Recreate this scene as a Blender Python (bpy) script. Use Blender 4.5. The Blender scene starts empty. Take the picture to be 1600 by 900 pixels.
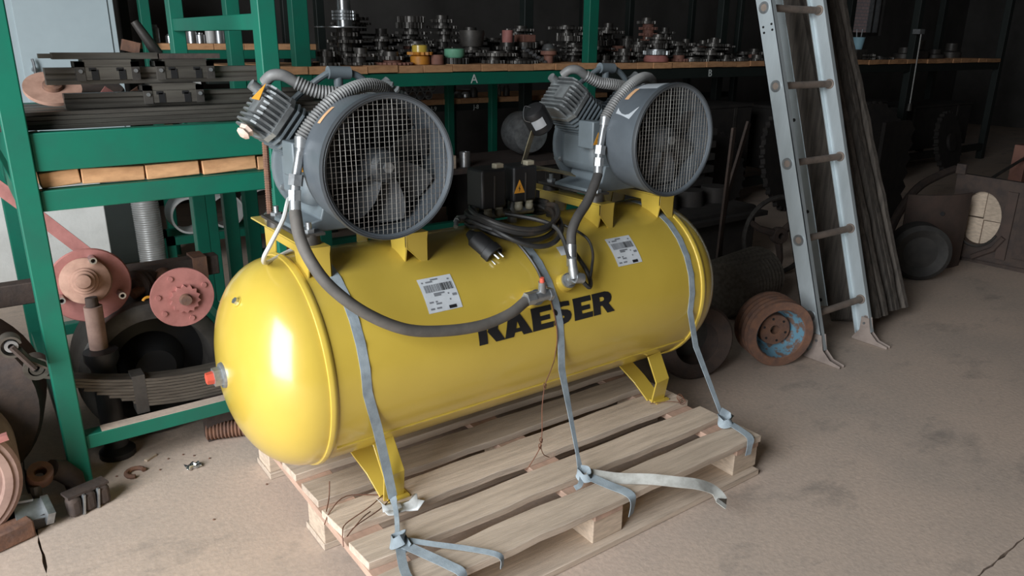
import bpy, bmesh, math, random
from mathutils import Vector, Matrix, Euler

# ------------------------------------------------------------------ camera, light, exposure
S = bpy.context.scene
COL = S.collection
cam_d = bpy.data.cameras.new('camera'); cam = bpy.data.objects.new('camera', cam_d); COL.objects.link(cam)
_fw = Vector((.5600, .7679, -.3112)); _r = Vector((.8098, -.5867, .0095)); _up = Vector((.1752, .2573, .9503))
cam.matrix_world = Matrix(((_r.x, _up.x, -_fw.x, -.66127), (_r.y, _up.y, -_fw.y, -1.96526),
                           (_r.z, _up.z, -_fw.z, 1.42632), (0, 0, 0, 1)))
cam_d.sensor_width = 36; cam_d.lens = 26.62; cam_d.clip_start = .05; cam_d.clip_end = 100
S.camera = cam
S.view_settings.view_transform = 'Standard'; S.view_settings.look = 'None'
S.view_settings.gamma = 1; S.view_settings.use_curve_mapping = False
S.view_settings.exposure = 0.0
W = bpy.data.worlds.new('sky'); S.world = W; W.use_nodes = True
W.node_tree.nodes['Background'].inputs[0].default_value = (.75, .87, 1, 1)
W.node_tree.nodes['Background'].inputs[1].default_value = .4

def area(name, loc, target, sx, sy, power, color):
    l = bpy.data.lights.new(name, 'AREA'); l.shape = 'RECTANGLE'; l.size = sx; l.size_y = sy
    l.energy = power; l.color = color
    o = bpy.data.objects.new(name, l); COL.objects.link(o); o.location = loc
    o.rotation_euler = (Vector(target) - Vector(loc)).to_track_quat('-Z', 'Y').to_euler()
    return o
area('daylight_through_gateway', (-3.75, -1.6, 2.0), (0, -.75, .9), 2.6, 3.9, 440, (.93, .97, 1))

R = math.radians
rnd = random.Random(7)

# ------------------------------------------------------------------ materials
def _nt(name):
    m = bpy.data.materials.new(name); m.use_nodes = True
    nt = m.node_tree; return m, nt, nt.nodes['Principled BSDF']
def mat(name, c1, c2=None, rough=.5, metal=0, scale=8, detail=5, lo=.4, hi=.65, bump=0, bscale=60,
        stretch=(1, 1, 1), rand=0, coat=0, rough2=None, spec=.5):
    m, nt, P = _nt(name); N = nt.nodes; L = nt.links
    c2 = c2 or tuple(x * .8 for x in c1)
    tc = N.new('ShaderNodeTexCoord'); mp = N.new('ShaderNodeMapping'); mp.inputs['Scale'].default_value = stretch
    L.new(tc.outputs['Object'], mp.inputs['Vector'])
    if rand:
        oi = N.new('ShaderNodeObjectInfo'); ad = N.new('ShaderNodeVectorMath'); ad.operation = 'ADD'
        ml = N.new('ShaderNodeMath'); ml.operation = 'MULTIPLY'; ml.inputs[1].default_value = 37
        L.new(oi.outputs['Random'], ml.inputs[0]); L.new(mp.outputs[0], ad.inputs[0]); L.new(ml.outputs[0], ad.inputs[1])
        vec = ad.outputs[0]
    else: vec = mp.outputs[0]
    n = N.new('ShaderNodeTexNoise'); n.inputs['Scale'].default_value = scale; n.inputs['Detail'].default_value = detail
    n.inputs['Roughness'].default_value = .62
    L.new(vec, n.inputs['Vector'])
    rp = N.new('ShaderNodeValToRGB'); e = rp.color_ramp.elements
    e[0].position = lo; e[0].color = (*c1, 1); e[1].position = hi; e[1].color = (*c2, 1)
    L.new(n.outputs['Fac'], rp.inputs[0])
    out = rp.outputs[0]
    if rand:
        hs = N.new('ShaderNodeHueSaturation'); mr = N.new('ShaderNodeMapRange')
        mr.inputs['To Min'].default_value = 1 - rand; mr.inputs['To Max'].default_value = 1 + rand
        L.new(oi.outputs['Random'], mr.inputs['Value']); L.new(mr.outputs[0], hs.inputs['Value'])
        L.new(out, hs.inputs['Color']); out = hs.outputs[0]
    L.new(out, P.inputs['Base Color'])
    P.inputs['Roughness'].default_value = rough; P.inputs['Metallic'].default_value = metal
    P.inputs['Coat Roughness'].default_value = .16
    P.inputs['Coat Weight'].default_value = coat; P.inputs['Specular IOR Level'].default_value = spec
    if rough2 is not None:
        mr2 = N.new('ShaderNodeMapRange'); mr2.inputs['From Min'].default_value = lo; mr2.inputs['From Max'].default_value = hi
        mr2.inputs['To Min'].default_value = rough; mr2.inputs['To Max'].default_value = rough2
        L.new(n.outputs['Fac'], mr2.inputs['Value']); L.new(mr2.outputs[0], P.inputs['Roughness'])
    if bump:
        b = N.new('ShaderNodeBump'); b.inputs['Strength'].default_value = bump; b.inputs['Distance'].default_value = .01
        n2 = N.new('ShaderNodeTexNoise'); n2.inputs['Scale'].default_value = bscale; n2.inputs['Detail'].default_value = 4
        L.new(vec, n2.inputs['Vector']); L.new(n2.outputs['Fac'], b.inputs['Height']); L.new(b.outputs[0], P.inputs['Normal'])
    return m
def floor_mat():
    m, nt, P = _nt('dusty_concrete'); N = nt.nodes; L = nt.links
    tc = N.new('ShaderNodeTexCoord')
    def noise(sc, det=6, st=(1, 1, 1), rough=.6):
        mp = N.new('ShaderNodeMapping'); mp.inputs['Scale'].default_value = st; L.new(tc.outputs['Object'], mp.inputs['Vector'])
        n = N.new('ShaderNodeTexNoise'); n.inputs['Scale'].default_value = sc; n.inputs['Detail'].default_value = det
        n.inputs['Roughness'].default_value = rough
        L.new(mp.outputs[0], n.inputs['Vector']); return n.outputs['Fac']
    def ramp(f, p0, p1, c0, c1):
        r = N.new('ShaderNodeValToRGB'); e = r.color_ramp.elements
        e[0].position = p0; e[1].position = p1; e[0].color = (*c0, 1); e[1].color = (*c1, 1)
        L.new(f, r.inputs[0]); return r.outputs[0]
    def mix(mode, f, a, b):
        x = N.new('ShaderNodeMix'); x.data_type = 'RGBA'; x.blend_type = mode
        if isinstance(f, float): x.inputs[0].default_value = f
        else: L.new(f, x.inputs[0])
        L.new(a, x.inputs[6]); L.new(b, x.inputs[7]); return x.outputs[2]
    base = ramp(noise(1.3), .35, .68, (.68, .535, .435), (.54, .445, .375))
    fine = ramp(noise(60, 4), .3, .75, (.86, .86, .86), (1.06, 1.05, 1.04))
    c = mix('MULTIPLY', 1.0, base, fine)
    st = ramp(noise(3.4, 8, (.75, 1.3, 1), .68), .55, .70, (0, 0, 0), (.55, .55, .55))
    dk = N.new('ShaderNodeRGB'); dk.outputs[0].default_value = (.20, .18, .165, 1)
    c = mix('MIX', st, c, dk.outputs[0])
    st2 = ramp(noise(7, 6, (.55, 1.5, 1), .66), .64, .76, (0, 0, 0), (.6, .6, .6))
    c = mix('MIX', st2, c, dk.outputs[0])
    L.new(c, P.inputs['Base Color']); P.inputs['Roughness'].default_value = .78; P.inputs['Specular IOR Level'].default_value = .3
    b = N.new('ShaderNodeBump'); b.inputs['Strength'].default_value = .16; b.inputs['Distance'].default_value = .008
    L.new(noise(70, 6), b.inputs['Height']); L.new(b.outputs[0], P.inputs['Normal'])
    return m
def brick_mat():
    m, nt, P = _nt('brickwork'); N = nt.nodes; L = nt.links
    tc = N.new('ShaderNodeTexCoord'); mp = N.new('ShaderNodeMapping'); mp.inputs['Rotation'].default_value = (R(90), 0, 0)
    L.new(tc.outputs['Object'], mp.inputs['Vector'])
    b = N.new('ShaderNodeTexBrick'); b.inputs['Scale'].default_value = 3.5
    b.inputs['Color1'].default_value = (.22, .13, .11, 1); b.inputs['Color2'].default_value = (.17, .10, .085, 1)
    b.inputs['Mortar'].default_value = (.10, .09, .085, 1); b.inputs['Mortar Size'].default_value = .03
    L.new(mp.outputs[0], b.inputs['Vector']); L.new(b.outputs['Color'], P.inputs['Base Color'])
    P.inputs['Roughness'].default_value = .9
    return m
M = {}
M['floor'] = floor_mat(); M['brick'] = brick_mat()
M['soil'] = mat('crack_dirt', (.10, .08, .06), rough=.95)
M['dark_wall'] = mat('dark_brown_wall', (.085, .08, .075), (.06, .056, .052), rough=.9, scale=2)  # one dark brown tone for walls and ceiling
M['yellow'] = mat('yellow_paint', (.635, .455, .07), (.59, .42, .062), rough=.34, scale=3, coat=.9, bump=.03, bscale=25)
M['yellow_dirty'] = mat('yellow_paint_scuffed', (.70, .50, .05), (.34, .25, .09), rough=.42, scale=9, lo=.55, hi=.8)
M['green'] = mat('green_paint', (.008, .155, .098), (.014, .13, .088), rough=.45, spec=.35, scale=5, bump=.04, bscale=30)
M['green_worn'] = mat('green_paint_worn', (.012, .15, .098), (.07, .10, .07), rough=.5, scale=14, lo=.55, hi=.72)
M['grey'] = mat('grey_blue_enamel', (.155, .185, .205), (.13, .155, .17), rough=.42, scale=10, spec=.6)
M['alu'] = mat('cast_aluminium', (.33, .35, .355), (.2, .21, .215), rough=.4, metal=.55, scale=18)
M['cowl'] = mat('dark_grey_cowl', (.095, .11, .125), (.07, .082, .094), rough=.38, scale=9, lo=.4, hi=.75)
M['fan'] = mat('fan_plastic', (.045, .05, .055), rough=.5)
M['wire'] = mat('grille_wire', (.30, .29, .265), (.19, .17, .15), rough=.5, metal=.2, scale=12)
M['steel'] = mat('bright_steel', (.62, .63, .64), (.45, .46, .47), rough=.3, metal=.9, scale=15)
M['zinc'] = mat('zinc_fitting', (.46, .48, .49), (.3, .31, .32), rough=.38, metal=.75, scale=25)
M['hose'] = mat('rubber_hose', (.075, .07, .066), (.05, .047, .045), rough=.62, scale=12)
M['hose_dusty'] = mat('dusty_rubber_hose', (.13, .118, .105), (.085, .078, .07), rough=.7, scale=12)
M['conduit'] = mat('corrugated_hose_grey', (.20, .20, .195), (.14, .14, .14), rough=.5, scale=20)
M['black'] = mat('black_plastic', (.016, .016, .017), rough=.45)
M['cable'] = mat('black_cable', (.03, .029, .028), (.075, .055, .042), rough=.42, scale=10, lo=.55, hi=.72)
M['beige'] = mat('beige_gland', (.42, .38, .28), rough=.5)
M['olive'] = mat('olive_bracket', (.22, .19, .11), (.14, .11, .06), rough=.5, scale=16)
M['orange_st'] = mat('orange_sticker', (.80, .36, .04), rough=.4)
M['peach_st'] = mat('faded_sticker', (.72, .42, .22), rough=.5)
M['white_st'] = mat('white_label', (.72, .75, .78), (.62, .65, .68), rough=.45, scale=20)
M['ink'] = mat('black_ink', (.018, .018, .02), rough=.5)
M['ink_grey'] = mat('grey_print', (.22, .23, .25), rough=.5)
M['silver_st'] = mat('silver_tape', (.60, .64, .68), rough=.35, metal=.3)
M['red'] = mat('red_plug', (.62, .10, .06), rough=.45)
M['strap'] = mat('grey_webbing', (.34, .40, .44), (.22, .26, .29), rough=.7, scale=16, bump=.1, bscale=300)
M['strap_white'] = mat('frayed_webbing', (.50, .50, .47), (.34, .33, .30), rough=.8, scale=22)
M['copper'] = mat('rusty_wire', (.22, .10, .06), (.14, .07, .05), rough=.6, metal=.3)
M['plastic'] = mat('crumpled_plastic', (.6, .62, .62), (.45, .46, .46), rough=.3, scale=30)
M['pallet'] = mat('weathered_pallet_wood', (.66, .54, .43), (.43, .345, .27), rough=.85, scale=7, detail=8, lo=.36, hi=.72, stretch=(.5, 7, 7), rand=.14, bump=.25, bscale=40)
M['pallet_end'] = mat('pallet_block_wood', (.64, .51, .39), (.48, .38, .29), rough=.85, scale=16, stretch=(1, 2, 6), rand=.12)
M['pallet_pink'] = mat('fresh_pallet_wood', (.56, .37, .28), (.42, .29, .22), rough=.8, scale=9, stretch=(3, 1, 3))
M['plank'] = mat('orange_plank', (.66, .36, .18), (.50, .26, .125), rough=.8, scale=14, stretch=(1, 1, 3), rand=.16)
M['iron'] = mat('dark_iron', (.085, .078, .07), (.05, .045, .042), rough=.5, metal=.35, scale=14)
M['bar'] = mat('steel_bar_oiled', (.135, .125, .108), (.08, .072, .063), rough=.42, metal=.4, scale=9, stretch=(.4, 6, 6), rand=.22)
M['rust'] = mat('brown_rust', (.20, .10, .062), (.125, .072, .055), rough=.85, scale=22, bump=.2, rand=.1)
M['rust_dark'] = mat('dark_rust', (.075, .052, .042), (.05, .038, .034), rough=.85, scale=18, bump=.2, rand=.15)
M['pink'] = mat('faded_red_paint', (.42, .17, .15), (.30, .115, .10), rough=.65, scale=11, bump=.08)
M['cream'] = mat('dusty_orange_casting', (.46, .27, .20), (.32, .18, .13), rough=.8, scale=15)
M['blue_rust'] = mat('flaking_blue_paint', (.15, .31, .41), (.2, .125, .095), rough=.75, scale=30, lo=.47, hi=.56)
M['rubber'] = mat('old_tyre_rubber', (.034, .032, .03), (.05, .046, .042), rough=.75, scale=14)
M['ladder'] = mat('aluminium_ladder', (.66, .73, .76), (.54, .60, .62), rough=.42, metal=.45, scale=10, stretch=(1, 1, .25), lo=.35, hi=.7)
M['rung'] = mat('dusty_rung', (.29, .23, .19), (.20, .165, .14), rough=.75, metal=.1, scale=18)
M['board'] = mat('grey_board', (.12, .102, .086), (.06, .052, .045), rough=.9, scale=7, stretch=(7, 7, .6), rand=.25, bump=.5, bscale=50)
M['cabinet'] = mat('pale_blue_enamel', (.50, .59, .62), (.46, .545, .575), rough=.45, scale=3)
M['concrete'] = mat('pale_concrete', (.88, .88, .84), (.78, .78, .74), rough=.85, scale=6, bump=.15)
M['pvc'] = mat('white_pipe', (.62, .62, .6), (.52, .51, .49), rough=.4)
M['rag'] = mat('cream_rag', (.62, .48, .40), rough=.9)
M['pulley'] = mat('dusty_pink_iron', (.36, .235, .19), (.27, .17, .14), rough=.85, scale=16)
M['plate_dark'] = mat('brown_plate', (.085, .056, .045), (.06, .043, .036), rough=.8, scale=9)
M['deep_shade'] = mat('deep_shade_iron', (.030, .025, .022), (.018, .016, .015), rough=.8, scale=10)  # near-black: the darkness of the unlit bays put into the iron's colour
M['ladder_foot'] = mat('dusty_steel_foot', (.34, .275, .24), (.26, .21, .185), rough=.8, scale=20)
M['pipe_steel'] = mat('brushed_pipe', (.62, .62, .61), (.5, .5, .49), rough=.35, metal=.55, scale=15)
M['rack_black'] = mat('dark_shaded_rack_green', (.016, .022, .02), (.012, .018, .016), rough=.55)  # dark paint of the right bays; on rear posts, shade put into the colour
M['orange'] = mat('orange_casting', (.62, .26, .035), (.45, .18, .03), rough=.5, scale=14)
M['mint'] = mat('mint_green_paint', (.18, .46, .30), rough=.5)
M['brown'] = mat('brown_primer', (.26, .12, .085), (.20, .09, .07), rough=.7, scale=14)
M['gear'] = mat('sprocket_steel', (.11, .102, .094), (.06, .055, .05), rough=.4, metal=.6, scale=18, rand=.35)
M['blue'] = mat('pale_blue_cup', (.30, .52, .62), rough=.5)
M['foil'] = mat('foil', (.7, .7, .7), rough=.25, metal=.9)
M['spring'] = mat('leaf_spring_steel', (.13, .112, .092), (.08, .068, .056), rough=.55, metal=.35, scale=12, stretch=(.6, 4, 4))
M['white_stencil'] = mat('stencil_white', (.62, .66, .64), rough=.7)
M['glass'] = mat('dusty_glass', (.8, .85, .85), rough=.1)
M['glass'].node_tree.nodes['Principled BSDF'].inputs['Transmission Weight'].default_value = .9

# ------------------------------------------------------------------ mesh helpers
def basis(ax):
    w = Vector(ax).normalized()
    u = Vector((0, 0, 1)).cross(w)
    if u.length < 1e-4: u = Vector((1, 0, 0))
    u.normalize(); return u, w.cross(u), w
class B:
    def __init__(s): s.v = []; s.f = []
    def add(s, v, f):
        o = len(s.v); s.v += [tuple(x) for x in v]; s.f += [tuple(i + o for i in q) for q in f]; return s
    def box(s, x0, x1, y0, y1, z0, z1):
        return s.add([(x0, y0, z0), (x1, y0, z0), (x1, y1, z0), (x0, y1, z0), (x0, y0, z1), (x1, y0, z1), (x1, y1, z1), (x0, y1, z1)],
                     [(3, 2, 1, 0), (4, 5, 6, 7), (0, 1, 5, 4), (1, 2, 6, 5), (2, 3, 7, 6), (3, 0, 4, 7)])
    def obox(s, c, size, rot=(0, 0, 0), mtx=None):
        Q = mtx or Euler(rot).to_matrix(); c = Vector(c); hx, hy, hz = (q / 2 for q in size)
        vs = [c + Q @ Vector(p) for p in ((-hx, -hy, -hz), (hx, -hy, -hz), (hx, hy, -hz), (-hx, hy, -hz), (-hx, -hy, hz), (hx, -hy, hz), (hx, hy, hz), (-hx, hy, hz))]
        return s.add(vs, [(3, 2, 1, 0), (4, 5, 6, 7), (0, 1, 5, 4), (1, 2, 6, 5), (2, 3, 7, 6), (3, 0, 4, 7)])
    def lathe(s, prof, o=(0, 0, 0), ax=(0, 0, 1), n=24, closed=False):      # prof: (radius, along)
        u, v, w = basis(ax); o = Vector(o); k = len(prof); vs = []; fs = []
        for r, t in prof:
            for i in range(n):
                a = 2 * math.pi * i / n; vs.append(o + w * t + (u * math.cos(a) + v * math.sin(a)) * max(r, 1e-5))
        for j in range(k if closed else k - 1):
            j2 = (j + 1) % k
            for i in range(n):
                i2 = (i + 1) % n; fs.append((j * n + i, j * n + i2, j2 * n + i2, j2 * n + i))
        return s.add(vs, fs)
    def cyl(s, p0, p1, r0, r1=None, n=16):
        p0 = Vector(p0); p1 = Vector(p1); r1 = r0 if r1 is None else r1; L = (p1 - p0).length
        return s.lathe([(0, 0), (r0, 0), (r1, L), (0, L)], p0, p1 - p0, n)
    def ring(s, p0, p1, ro, ri, n=24):
        p0 = Vector(p0); p1 = Vector(p1); L = (p1 - p0).length
        return s.lathe([(ri, 0), (ro, 0), (ro, L), (ri, L)], p0, p1 - p0, n, True)
    def tube(s, pts, r, n=8, closed=False):
        P = [Vector(p) for p in pts]; k = len(P); vs = []; fs = []
        u = None
        for i in range(k):
            if closed: t = P[(i + 1) % k] - P[i - 1]
            else: t = P[min(i + 1, k - 1)] - P[max(i - 1, 0)]
            t.normalize()
            if u is None: u = basis(t)[0]
            u = (u - t * u.dot(t)).normalized(); v = t.cross(u)
            ri = r[i] if isinstance(r, (list, tuple)) else r
            for j in range(n):
                a = 2 * math.pi * j / n; vs.append(P[i] + (u * math.cos(a) + v * math.sin(a)) * ri)
        for i in range(k if closed else k - 1):
            i2 = (i + 1) % k
            for j in range(n):
                j2 = (j + 1) % n; fs.append((i * n + j, i * n + j2, i2 * n + j2, i2 * n + j))
        if not closed: fs += [tuple(range(n))[::-1], tuple(range((k - 1) * n, k * n))]
        return s.add(vs, fs)
    def prism(s, poly, o, u, v, w):          # 2D polygon in (u,v) at o, extruded by vector w
        o, u, v, w = map(Vector, (o, u, v, w)); n = len(poly)
        a = [o + u * p[0] + v * p[1] for p in poly]
        return s.add(a + [q + w for q in a], [tuple(range(n))[::-1], tuple(range(n, 2 * n))] + [(i, (i + 1) % n, (i + 1) % n + n, i + n) for i in range(n)])
    def ribbon(s, pts, wd, width, th=.0015):
        P = [Vector(p) for p in pts]; k = len(P); vs = []; fs = []
        for i in range(k):
            t = (P[min(i + 1, k - 1)] - P[max(i - 1, 0)]).normalized()
            d = Vector(wd[i] if isinstance(wd, list) else wd); d = (d - t * d.dot(t)).normalized(); nn = t.cross(d)
            wi = width[i] if isinstance(width, list) else width
            for a, b in ((-1, -1), (1, -1), (1, 1), (-1, 1)): vs.append(P[i] + d * a * wi / 2 + nn * b * th / 2)
        for i in range(k - 1):
            for j in range(4): fs.append((i * 4 + j, i * 4 + (j + 1) % 4, i * 4 + 4 + (j + 1) % 4, i * 4 + 4 + j))
        fs += [(3, 2, 1, 0), tuple(range(4 * k - 4, 4 * k))]
        return s.add(vs, fs)
    def mesh(s, name, m, off=(0, 0, 0), ang=35):
        off = Vector(off); me = bpy.data.meshes.new(name)
        me.from_pydata([tuple(Vector(p) - off) for p in s.v], [], s.f)
        bm = bmesh.new(); bm.from_mesh(me); bmesh.ops.remove_doubles(bm, verts=bm.verts, dist=2e-5)
        bmesh.ops.recalc_face_normals(bm, faces=bm.faces); bm.to_mesh(me); bm.free()
        me.polygons.foreach_set('use_smooth', [True] * len(me.polygons)); me.set_sharp_from_angle(angle=R(ang))
        me.materials.append(M[m] if isinstance(m, str) else m); return me
    def build(s, name, m, parent=None, bevel=0, label=None, ang=35):
        off = Vector((0, 0, 0)); p = parent
        while p: off += p.location; p = p.parent
        o = bpy.data.objects.new(name, s.mesh(name, m, off, ang)); COL.objects.link(o)
        if parent: o.parent = parent
        if label: o['label'] = label
        if bevel:
            b = o.modifiers.new('bevel', 'BEVEL'); b.width = bevel; b.segments = 2; b.limit_method = 'ANGLE'; b.angle_limit = R(40)
        return o
def put(name, me, loc=(0, 0, 0), rot=(0, 0, 0), parent=None, scale=None):
    o = bpy.data.objects.new(name, me); COL.objects.link(o); o.location = loc; o.rotation_euler = rot
    if scale: o.scale = scale
    if parent: o.parent = parent
    return o
def tag(o, label, cat, group=None, kind=None):
    o['label'] = label; o['category'] = cat
    if group: o['group'] = group
    if kind: o['kind'] = kind
    return o
def thing(name, label, cat, loc=(0, 0, 0), group=None, rot=(0, 0, 0)):
    o = bpy.data.objects.new(name, None); COL.objects.link(o); o.location = loc; o.rotation_euler = rot; o.empty_display_size = .1
    return tag(o, label, cat, group)
def solo(b, name, m, label, cat, loc, group=None, bevel=0):     # a thing of one mesh, origin at its base
    o = bpy.data.objects.new(name, b.mesh(name, m, loc)); COL.objects.link(o); o.location = loc
    if bevel:
        q = o.modifiers.new('bevel', 'BEVEL'); q.width = bevel; q.segments = 2; q.limit_method = 'ANGLE'; q.angle_limit = R(40)
    return tag(o, label, cat, group)
def struct(o, ): o['kind'] = 'structure'; return o
def copy_tree(o, parent, shift=(0, 0, 0)):
    c = o.copy(); COL.objects.link(c); c.parent = parent; c.location = o.location + Vector(shift)
    for ch in o.children: copy_tree(ch, c)
    return c
def smooth_path(pts, n=8):       # Catmull-Rom
    P = [Vector(p) for p in pts]; P = [2 * P[0] - P[1]] + P + [2 * P[-1] - P[-2]]; out = []
    for i in range(1, len(P) - 2):
        for j in range(n):
            t = j / n; a, b, c, d = P[i - 1:i + 3]
            out.append(.5 * ((2 * b) + (c - a) * t + (2 * a - 5 * b + 4 * c - d) * t * t + (3 * b - a - 3 * c + d) * t ** 3))
    out.append(P[-2]); return out
def corrugated(pts, r, pitch, depth, n=10):
    P = smooth_path(pts, 40); acc = 0; out = [P[0]]; L = [0]
    for a, b in zip(P, P[1:]): acc += (b - a).length; L.append(acc)
    m = int(acc / pitch) * 2; res = []; rr = []
    k = 0
    for i in range(m + 1):
        s = acc * i / m
        while k < len(L) - 2 and L[k + 1] < s: k += 1
        t = (s - L[k]) / max(1e-9, L[k + 1] - L[k]); res.append(P[k].lerp(P[k + 1], t)); rr.append(r if i % 2 else r - depth)
    return B().tube(res, rr, n)
def text_polys(txt, size):
    cu = bpy.data.curves.new('lettering', 'FONT'); cu.body = txt; cu.size = size; cu.align_x = 'CENTER'; cu.extrude = .0015; cu.resolution_u = 3
    o = bpy.data.objects.new('lettering', cu); me = o.to_mesh().copy(); o.to_mesh_clear(); bpy.data.objects.remove(o); return me
def stencil(txt, size, loc, parent=None, name='stencilled_letter', rotz=0, mat_='white_stencil'):
    me = text_polys(txt, size); me.materials.clear(); me.materials.append(M[mat_])
    off = Vector((0, 0, 0)); p = parent
    while p: off += p.location; p = p.parent
    return put(name, me, Vector(loc) - off, (R(90), 0, rotz), parent)

# ------------------------------------------------------------------ the setting
def jag(a, b, n, amp):      # jagged line from a to b
    out = []
    for i in range(n + 1):
        t = i / n; e = amp * rnd.uniform(-1, 1) if 0 < i < n else 0
        out.append((a[0] + (b[0] - a[0]) * t + (e if abs(b[1] - a[1]) > abs(b[0] - a[0]) else 0),
                    a[1] + (b[1] - a[1]) * t + (e if abs(b[0] - a[0]) > abs(b[1] - a[1]) else 0)))
    return out
floor = struct(B().box(-3.9, 15, -8, 5.2, -.14, -.014).build('floor', 'soil'))
X0, X1, Y0, Y1, jx, jy, g = -3.9, 15, -8, 5.2, -.67, -1.305, .003
def slab(x0, x1, y0, y1, jagged):
    pts = []
    C4 = [(x0, y0), (x1, y0), (x1, y1), (x0, y1)]
    for i in range(4):
        a, b = C4[i], C4[(i + 1) % 4]
        pts += (jag(a, b, int(max(abs(b[0] - a[0]), abs(b[1] - a[1])) / .035), .0035) if i in jagged else [a, b])[:-1]
    o = B().prism(pts, (0, 0, -.014), (1, 0, 0), (0, 1, 0), (0, 0, .014)).build('slab', 'floor', floor)
    return o
slab(X0, jx - g, Y0, jy - g, (1, 2)); slab(jx + g, X1, Y0, jy - g, (2, 3)); slab(X0, jx - g, jy + g, Y1, (0, 1)); slab(jx + g, X1, jy + g, Y1, (0, 3))

def wall_open(name, m, axis, pos, a0, a1, z0, z1, oa0, oa1, oz0, oz1, th=.2):
    b = B()
    def add(p0, p1, q0, q1):
        if p1 - p0 < .001 or q1 - q0 < .001: return
        if axis == 'x': b.box(pos, pos + th, p0, p1, q0, q1)
        else: b.box(p0, p1, pos, pos + th, q0, q1)
    add(a0, oa0, z0, z1); add(oa1, a1, z0, z1); add(oa0, oa1, z0, oz0); add(oa0, oa1, oz1, z1)
    return struct(b.build(name, m))
wall_open('wall_left', 'dark_wall', 'x', -4.1, -8, 5.4, 0, 5, -3.4, -.1, 0, 4.6)
wall_open('wall_back', 'dark_wall', 'y', 5.2, -4.1, 15.2, 0, 5, 11.15, 12.1, 1.55, 2.9)
struct(B().box(-4.1, 15.2, -8.2, -8, 0, 5).build('wall_front', 'dark_wall'))
struct(B().box(15, 15.2, -8, 5.2, 0, 5).build('wall_right', 'dark_wall'))
struct(B().box(-4.1, 15.2, -8.2, 5.4, 5, 5.2).build('ceiling', 'dark_wall'))
wf = B()
for a, b_ in ((11.15, 11.2), (12.05, 12.1)): wf.box(a, b_, 5.24, 5.32, 1.55, 2.9)
wf.box(11.2, 12.05, 5.24, 5.32, 1.55, 1.6).box(11.2, 12.05, 5.24, 5.32, 2.85, 2.9).box(11.85, 11.9, 5.24, 5.32, 1.6, 2.85)
win = struct(wf.build('window_1', 'iron'))
struct(B().box(9, 17, 8, 8.2, 0, 4.2).build('wall_outside', 'brick'))
struct(B().box(8, 18, 5.4, 8, -.15, 0).build('trim_1', 'concrete'))

# ------------------------------------------------------------------ pallet
pal = thing('wooden_pallet', 'weathered wooden pallet on the floor carrying the yellow compressor', 'pallet', (.695, -.08, 0))
rows = [(-.605, -.497), (-.442, -.335), (-.280, -.155), (-.107, .01), (.063, .165), (.215, .31), (.352, .45)]
for y0, y1 in rows:       # deck boards with worn wavy edges
    n = 16; a = [(0 + 1.39 * i / n, y0 + rnd.uniform(-.004, .004)) for i in range(n + 1)]
    c = [(1.39 * i / n, y1 + rnd.uniform(-.004, .004)) for i in range(n, -1, -1)]
    a[0] = (rnd.uniform(-.008, .006), y0); c[-1] = (rnd.uniform(-.008, .006), y1)
    B().prism(a + c, (0, 0, .126), (1, 0, 0), (0, 1, 0), (0, 0, .024)).build('deck_board', 'pallet', pal, bevel=.002)
for x0, x1 in ((.0, .115), (.64, .75), (1.275, 1.39)):
    B().box(x0, x1, -.60, .45, .104, .126).build('cross_board', 'pallet_pink', pal, bevel=.002)
    for y0, y1 in ((-.59, -.47), (-.14, -.02), (.33, .44)):
        B().box(x0 + .003, x1 + .012, y0, y1, .022, .104).build('block', 'pallet_end', pal, bevel=.003)
for y0, y1 in ((-.615, -.47), (-.14, -.0), (.32, .455)):
    B().box(0, 1.39, y0, y1, .001, .022).build('bottom_board', 'pallet', pal, bevel=.002)

# ------------------------------------------------------------------ compressor
ZC = .56; RT = .30; XE = 1.396
cmp_ = thing('air_compressor', 'yellow twin-pump air compressor with a horizontal tank strapped on a pallet', 'compressor', (.695, 0, .15))
prof = []
for i in range(15):
    a = math.pi / 2 * i / 14; prof.append((RT * math.sin(a) ** .92, -.19 * math.cos(a) ** .92 if i < 14 else 0))
prof2 = [(r, XE - t) for r, t in reversed(prof)]
tank = B().lathe(prof + [(RT, XE * k / 6) for k in range(1, 6)] + prof2, (0, 0, ZC), (1, 0, 0), 72).build('tank', 'yellow', cmp_)
def tp(x, ang, d=0):       # a point on the tank shell: x along it, angle up from the horizontal facing us
    a = R(ang); return Vector((x, -(RT + d) * math.cos(a), ZC + (RT + d) * math.sin(a)))
def tn(ang): a = R(ang); return Vector((0, -math.cos(a), math.sin(a)))
for x in (0, XE):
    pr = [(RT - .004, -.012), (RT + .004, -.0105), (RT + .0065, -.003), (RT + .0065, .003), (RT + .003, .0095), (RT - .004, .011)]
    B().lathe(pr, (x, 0, ZC), (1, 0, 0), 72).build('weld_seam', 'yellow', tank)
B().tube([tp(.02 + 1.36 * i / 60, -36, rnd.uniform(-.001, .001)) for i in range(61)], .004, 6).build('weld_seam', 'yellow', tank)
# drain plug on the left end
pl = Vector((-.186, 0, ZC))
B().cyl(pl + Vector((.03, 0, 0)), pl, .043, .043, 28).build('plug_collar', 'yellow', tank)
B().cyl(pl, pl + Vector((-.010, 0, 0)), .037, .034, 28).cyl(pl, pl + Vector((-.03, 0, 0)), .026, .026, 6).build('bushing', 'zinc', tank)
B().cyl(pl + Vector((-.03, 0, 0)), pl + Vector((-.048, 0, 0)), .018, .016, 6).build('drain_plug', 'red', tank)
d0 = Vector((-.125, -.035, ZC + .195)); dn = Vector((-.62, -.12, .55)).normalized()
B().cyl(d0 - dn * .02, d0 + dn * .025, .015, .014, 18).build('stub_port', 'yellow', tank)
B().cyl(d0 + dn * .025, d0 + dn * .034, .0095, .0095, 6).build('stub_bolt', 'steel', tank)
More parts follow.
